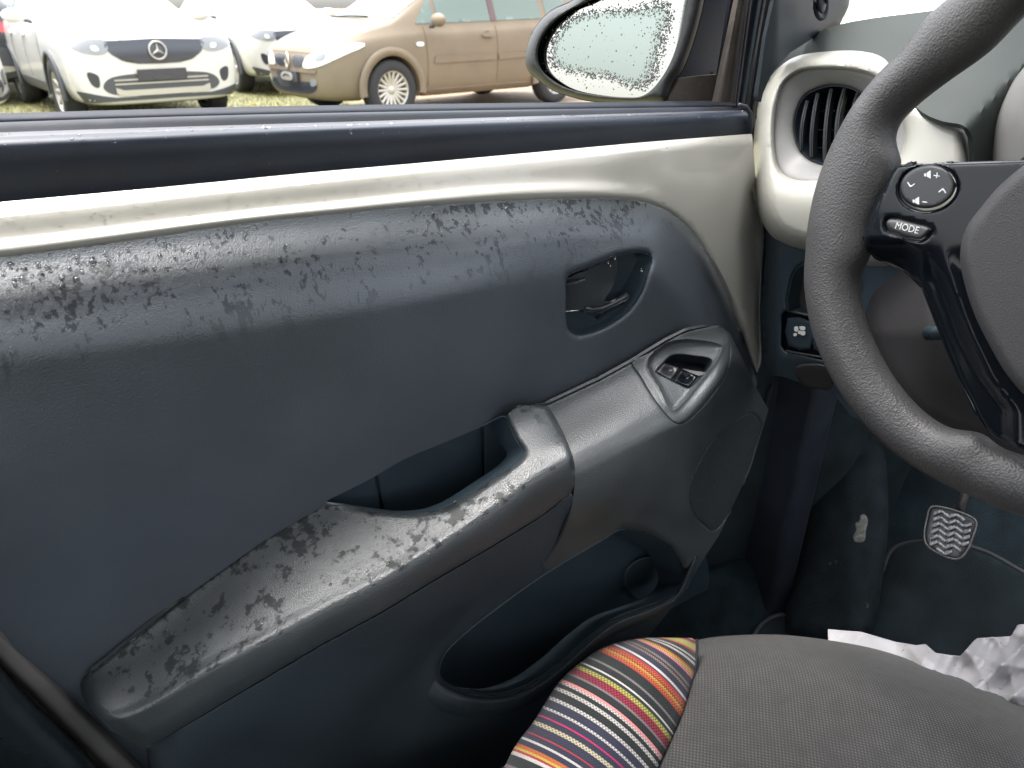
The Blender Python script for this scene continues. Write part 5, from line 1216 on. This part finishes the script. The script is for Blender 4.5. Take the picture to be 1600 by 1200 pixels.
SUV = [(.915, .34, .60, .68, .66, .52), (.91, .27, .80, .87, .80, .64), (.86, .25, .88, .935, .86, .68), (.70, .23, .93, .985, .895, .72), (.30, .22, .975, 1.055, .905, .76), (-.20, .22, 1.01, 1.115, .912, .78), (-.32, .22, 1.015, 1.15, .912, .76), (-.72, .22, 1.03, 1.41, .912, .64), (-1.1, .22, 1.04, 1.56, .912, .61), (-1.6, .22, 1.05, 1.615, .912, .61),
       (-2.4, .22, 1.07, 1.60, .912, .60), (-3.0, .23, 1.09, 1.53, .905, .58), (-3.35, .26, 1.10, 1.36, .89, .60), (-3.50, .32, 1.02, 1.12, .84, .62), (-3.54, .42, .86, .92, .70, .5)]
def make_suv(label, loc, heading, paint, rear=False):
    root = thing('parked_car', label, 'car', (loc[0], loc[1], 0), math.atan2(heading[1], heading[0]), 'cars parked on the grass across from the window')
    body, bvh = car_body(SUV, root, paint)
    # windscreen, side windows
    patch('windscreen', [(-.66, 1.14), (.66, 1.14), (.56, 1.50), (-.56, 1.50)], 'F', bvh, M['glass'], root, sm=False)
    for sg in (1, -1):
        for o_ in ([(-.58, 1.07), (-1.30, 1.08), (-1.30, 1.50), (-1.12, 1.50)], [(-1.38, 1.08), (-2.15, 1.09), (-2.15, 1.50), (-1.38, 1.51)], [(-2.23, 1.10), (-2.95, 1.13), (-2.80, 1.40), (-2.23, 1.49)]):
            patch('side_window', o_, 'S', bvh, M['glass'], root, sm=False, side=sg)
        patch('sill_cladding', [(-.45, .24), (-2.28, .24), (-2.28, .42), (-.45, .42)], 'S', bvh, M['clad'], root, off=.012, sm=False, side=sg)
        for xo in (-.42, -1.34, -2.18):
            patch('door_gap', [(xo, .45), (xo-.012, .45), (xo-.012, 1.05), (xo, 1.05)], 'S', bvh, M['grill'], root, off=.002, sm=False, side=sg, step=.03, thick=.002)
        for xo in (-1.12, -2.02):
            patch('door_handle', [(xo, .90), (xo-.2, .905), (xo-.2, .935), (xo, .93)], 'S', bvh, paint, root, off=.03, sm=True, side=sg, step=.03, thick=.02)
        mirror_pod(root, -.62, sg*1.03, 1.12, paint, sg)
        f = (lambda p: p) if sg > 0 else mir
        hl_ = patch('headlight', f([(.50, .895), (.62, .905), (.80, .915), (.86, .905), (.86, .86), (.78, .80), (.66, .765), (.54, .765), (.49, .80)]), 'F', bvh, M['lampd'], root, off=.008)
        patch('lens', f([(.58, .80), (.64, .80), (.65, .84), (.59, .84)]), 'F', bvh, M['lamp'], hl_, off=.016, step=.02)
        patch('side_air_inlet', f([(.64, .56), (.74, .60), (.72, .47), (.66, .44)]), 'F', bvh, M['grill'], root, off=.004)
        patch('tail_lamp', f([(.45, .92), (.80, .94), (.86, 1.06), (.80, 1.05), (.45, .99)]), 'R', bvh, M['red'], root, off=.012)
        patch('rear_reflector', f([(.42, .52), (.74, .53), (.74, .57), (.42, .56)]), 'R', bvh, M['red'], root, off=.012)
    patch('rear_window', [(-.55, 1.14), (.55, 1.14), (.48, 1.42), (-.48, 1.42)], 'R', bvh, M['glass'], root, sm=False)
    patch('rear_bumper', [(-.72, .40), (.72, .40), (.76, .66), (-.76, .66)], 'R', bvh, M['clad'], root, off=.015)
    patch('bumper_trim', [(-.66, .44), (.66, .44), (.66, .47), (-.66, .47)], 'R', bvh, M['alloy'], root, off=.03, step=.04)
    gri = patch('grille', [(-.50, .885), (0, .90), (.50, .885), (.52, .84), (.47, .76), (.36, .69), (.22, .66), (0, .655), (-.22, .66), (-.36, .69), (-.47, .76), (-.52, .84)], 'F', bvh, M['grill'], root, off=.008, sm=False)
    patch('bumper_intake', [(-.34, .56), (.34, .56), (.56, .52), (.62, .44), (.54, .37), (-.54, .37), (-.62, .44), (-.56, .52)], 'F', bvh, M['clad'], root, off=.006)
    for zz in (.50, .46): patch('intake_bar', [(-.50, zz), (.50, zz), (.50, zz+.014), (-.50, zz+.014)], 'F', bvh, M['alloy'], root, off=.014, step=.03, sm=False)
    patch('skid_plate', [(-.50, .435), (-.42, .405), (.42, .405), (.50, .435), (.50, .37), (.42, .345), (-.42, .345), (-.50, .37)], 'F', bvh, M['alloy'], root, off=.02, sm=False)
    patch('bonnet_gap', [(-.80, .925), (.80, .925), (.80, .933), (-.80, .933)], 'F', bvh, M['grill'], root, off=.003, sm=False, step=.03, thick=.002)
    pl = patch('number_plate', [(-.26, .49), (.26, .49), (.26, .605), (-.26, .605)], 'F', bvh, M['grill'], root, off=.03, sm=False, step=.05, thick=.012)
    patch('lettering', [(-.09, .505), (.09, .505), (.09, .53), (-.09, .53)], 'F', bvh, M['btn2'], pl, off=.036, step=.03)
    patch('front_cladding', [(-.80, .30), (.80, .30), (.86, .42), (.64, .36), (.5, .335), (-.5, .335), (-.64, .36), (-.86, .42)], 'F', bvh, M['clad'], root, off=.01, sm=False)
    # ring emblem with a three pointed star on the grille
    loc_, nr, _, _ = bvh.ray_cast(Vector((4, 0, .785)), Vector((-1, 0, 0)))
    ex_ = Vector((0, 1, 0)); ez_ = nr.cross(ex_); ez_ = ez_ if ez_.z > 0 else -ez_; base = loc_+nr*.03
    Pr = [base+ex_*math.cos(a)*.088+ez_*math.sin(a)*.088 for a in np.linspace(0, 2*math.pi, 32, endpoint=False)]
    em = tube_local('emblem', Pr, .0095, M['alloy'], root, True)
    V = [base+nr*.018]; 
    for k in range(6):
        a = math.pi/2+k*math.pi/3; rr_ = .086 if k % 2 == 0 else .016; V.append(base+ex_*math.cos(a)*rr_+ez_*math.sin(a)*rr_)
    V.append(base-nr*.004)
    F = [(0, 1+k, 1+(k+1) % 6) for k in range(6)]+[(7, 1+(k+1) % 6, 1+k) for k in range(6)]
    st_ = cmesh('star', V, F, M['alloy'], em); st_.data.polygons.foreach_set('use_smooth', [False]*12)
    arches(body, (0, -2.73), .345, .58)
    for x in (0, -2.73):
        for sg in (1, -1):
            wheel(root, x, sg*.80, .345, 5 if False else 10, sg); arch_trim(root, x, sg*.915, .345, .9, M['clad'])
    return root
def tube_local(name, P, r, mat, par, closed):
    o = tube(name, P, r, mat, None, 8, closed=closed); o.parent = par; return o

make_suv('front of the nearest white car, star emblem on its dark grille', (.83, 10.35), (.17, -.985), M['cwhite'])
make_suv('second white car partly hidden behind the nose of the tan one', (3.30, 13.0), (.10, -.995), M['cwhite'])
make_suv('white car corner just showing at the left picture edge', (-1.62, 9.9), (.95, -.31), M['cwhite'])
make_suv('white car ahead, its rear quarter seen through the windscreen', (8.5, 2.5), (.866, -.5), M['cwhite'])
make_suv('dark car seen from behind with red tail lamps, left of the white cars', (-1.28, 16.3), (-.06, .998), M['cblack'])

MPV = [(.86, .36, .56, .62, .44, .30), (.84, .27, .68, .735, .62, .46), (.76, .23, .75, .815, .75, .58), (.58, .21, .82, .895, .85, .68), (.28, .20, .88, .985, .89, .74), (-.05, .20, .925, 1.055, .902, .76), (-.16, .20, .935, 1.09, .902, .75), (-.52, .20, .955, 1.34, .902, .66), (-.95, .20, .97, 1.545, .902, .62), (-1.4, .20, .98, 1.615, .902, .61), (-2.1, .20, 1.0, 1.62, .902, .61),
       (-2.8, .20, 1.02, 1.59, .90, .60), (-3.1, .22, 1.03, 1.50, .88, .60), (-3.30, .28, 1.03, 1.32, .85, .60), (-3.39, .36, .94, 1.05, .80, .6), (-3.41, .44, .80, .86, .68, .5)]
def make_mpv(label, loc, heading):
    root = thing('parked_car', label, 'car', (loc[0], loc[1], 0), math.atan2(heading[1], heading[0]), 'cars parked on the grass across from the window')
    P = M['ctan']; body, bvh = car_body(MPV, root, P)
    patch('windscreen', [(-.70, 1.09), (.70, 1.09), (.58, 1.50), (-.58, 1.50)], 'F', bvh, M['glass'], root, sm=False)
    for sg in (1, -1):
        f = (lambda p: p) if sg > 0 else mir
        for o_ in ([(-.42, 1.03), (-.70, 1.035), (-.70, 1.33)], [(-.76, 1.035), (-1.56, 1.05), (-1.56, 1.52), (-1.05, 1.50), (-.76, 1.36)], [(-1.66, 1.055), (-2.44, 1.07), (-2.44, 1.50), (-1.66, 1.525)], [(-2.54, 1.08), (-3.0, 1.10), (-2.9, 1.40), (-2.54, 1.48)]):
            patch('side_window', o_, 'S', bvh, M['glass'], root, sm=False, side=sg)
        for xo in (-.50, -1.60, -2.50):
            patch('door_gap', [(xo, .34), (xo-.014, .34), (xo-.014, 1.0), (xo, 1.0)], 'S', bvh, M['ctan2'], root, off=.002, sm=False, side=sg, step=.03, thick=.002)
        patch('window_post', [(-1.565, 1.05), (-1.655, 1.05), (-1.655, 1.52), (-1.565, 1.52)], 'S', bvh, M['plum'], root, off=.01, sm=False, side=sg, step=.04)
        patch('side_moulding', [(-.60, .60), (-1.58, .605), (-1.58, .67), (-.62, .68)], 'S', bvh, P, root, off=.016, side=sg, step=.04, thick=.02, sm=False)
        patch('side_moulding', [(-1.62, .605), (-2.42, .63), (-2.42, .685), (-1.62, .67)], 'S', bvh, P, root, off=.016, side=sg, step=.04, thick=.02, sm=False)
        patch('sill_moulding', [(-.46, .24), (-2.25, .24), (-2.25, .31), (-.46, .31)], 'S', bvh, P, root, off=.016, side=sg, step=.04, thick=.02, sm=False)
        for xo in (-1.36, -2.22):
            patch('door_handle', [(xo, .875), (xo-.19, .88), (xo-.19, .905), (xo, .90)], 'S', bvh, P, root, off=.035, sm=True, side=sg, step=.03, thick=.02)
            patch('handle_recess', [(xo-.06, .86), (xo-.13, .86), (xo-.13, .93), (xo-.06, .93)], 'S', bvh, M['ctan2'], root, off=.004, sm=True, side=sg, step=.03, thick=.003)
        patch('indicator', [(-.36, .80), (-.46, .80), (-.46, .83), (-.36, .83)], 'S', bvh, M['lamp'], root, off=.012, side=sg, step=.03)
        mirror_pod(root, -.60, sg*1.03, 1.07, P, sg)
        hl_ = patch('headlight', f([(.36, .60), (.50, .585), (.68, .62), (.80, .70), (.855, .80), (.84, .845), (.70, .80), (.52, .735), (.40, .67)]), 'F', bvh, M['lamp'], root, off=.010)
        patch('lens', f([(.60, .67), (.70, .68), (.71, .74), (.62, .73)]), 'F', bvh, M['lampd'], hl_, off=.020, step=.02)
        patch('grille', f([(.11, .60), (.34, .61), (.37, .69), (.12, .70)]), 'F', bvh, M['grill'], root, off=.008, step=.02)
        patch('fog_lamp', f([(.50, .40), (.60, .42), (.60, .47), (.50, .46)]), 'F', bvh, M['lampd'], root, off=.010, step=.03)
    loc_, nr, _, _ = bvh.ray_cast(Vector((4, 0, .64)), Vector((-1, 0, 0))); base = loc_+nr*.02
    ex_ = Vector((0, 1, 0)); ez_ = nr.cross(ex_); ez_ = ez_ if ez_.z > 0 else -ez_
    tube_local('emblem', [base+ez_*.085, base+ex_*.05, base-ez_*.085, base-ex_*.05], .013, M['alloy'], root, True)
    patch('bonnet_gap', [(-.55, .735), (.55, .735), (.55, .742), (-.55, .742)], 'F', bvh, M['ctan2'], root, off=.003, sm=False, step=.03, thick=.002)
    patch('bumper_rib', [(-.60, .535), (.60, .535), (.62, .57), (-.62, .57)], 'F', bvh, P, root, off=.014, step=.04, thick=.02, sm=False)
    pl = patch('number_plate', [(-.26, .43), (.26, .43), (.26, .54), (-.26, .54)], 'F', bvh, M['grill'], root, off=.045, sm=False, step=.05, thick=.02)
    patch('plate_emblem', [(-.13, .45), (0, .44), (.13, .45), (.15, .485), (.10, .52), (0, .53), (-.10, .52), (-.15, .485)], 'F', bvh, M['alloy'], pl, off=.052, step=.03)
    patch('plate_emblem', [(-.08, .47), (.0, .495), (.08, .48), (.09, .49), (0, .51), (-.09, .48)], 'F', bvh, M['grill'], pl, off=.058, step=.02)
    patch('lower_intake', [(-.50, .33), (0, .30), (.50, .33), (.60, .40), (.50, .44), (0, .42), (-.50, .44), (-.60, .40)], 'F', bvh, M['grill'], root, off=.008)
    tube_local('wiper', [Vector(p) for p in ((-.06, -.55, 1.10), (-.10, -.1, 1.11), (-.05, .35, 1.105))], .010, M['rubber'], root, False)
    arches(body, (0, -2.69), .33, .58)
    for x in (0, -2.69):
        for sg in (1, -1):
            wheel(root, x, sg*.79, .33, 18, sg); arch_trim(root, x, sg*.905, .33, .9, P, .09)
    return root
M['ctan2'] = pm('tan_panel_gap', (.13, .085, .05), .6, .3); M['plum'] = pm('dark_window_post', (.10, .055, .06), .4, .5)
make_mpv('tan family car in side view left of the door mirror', (3.22, 9.55), (-.98, -.19))
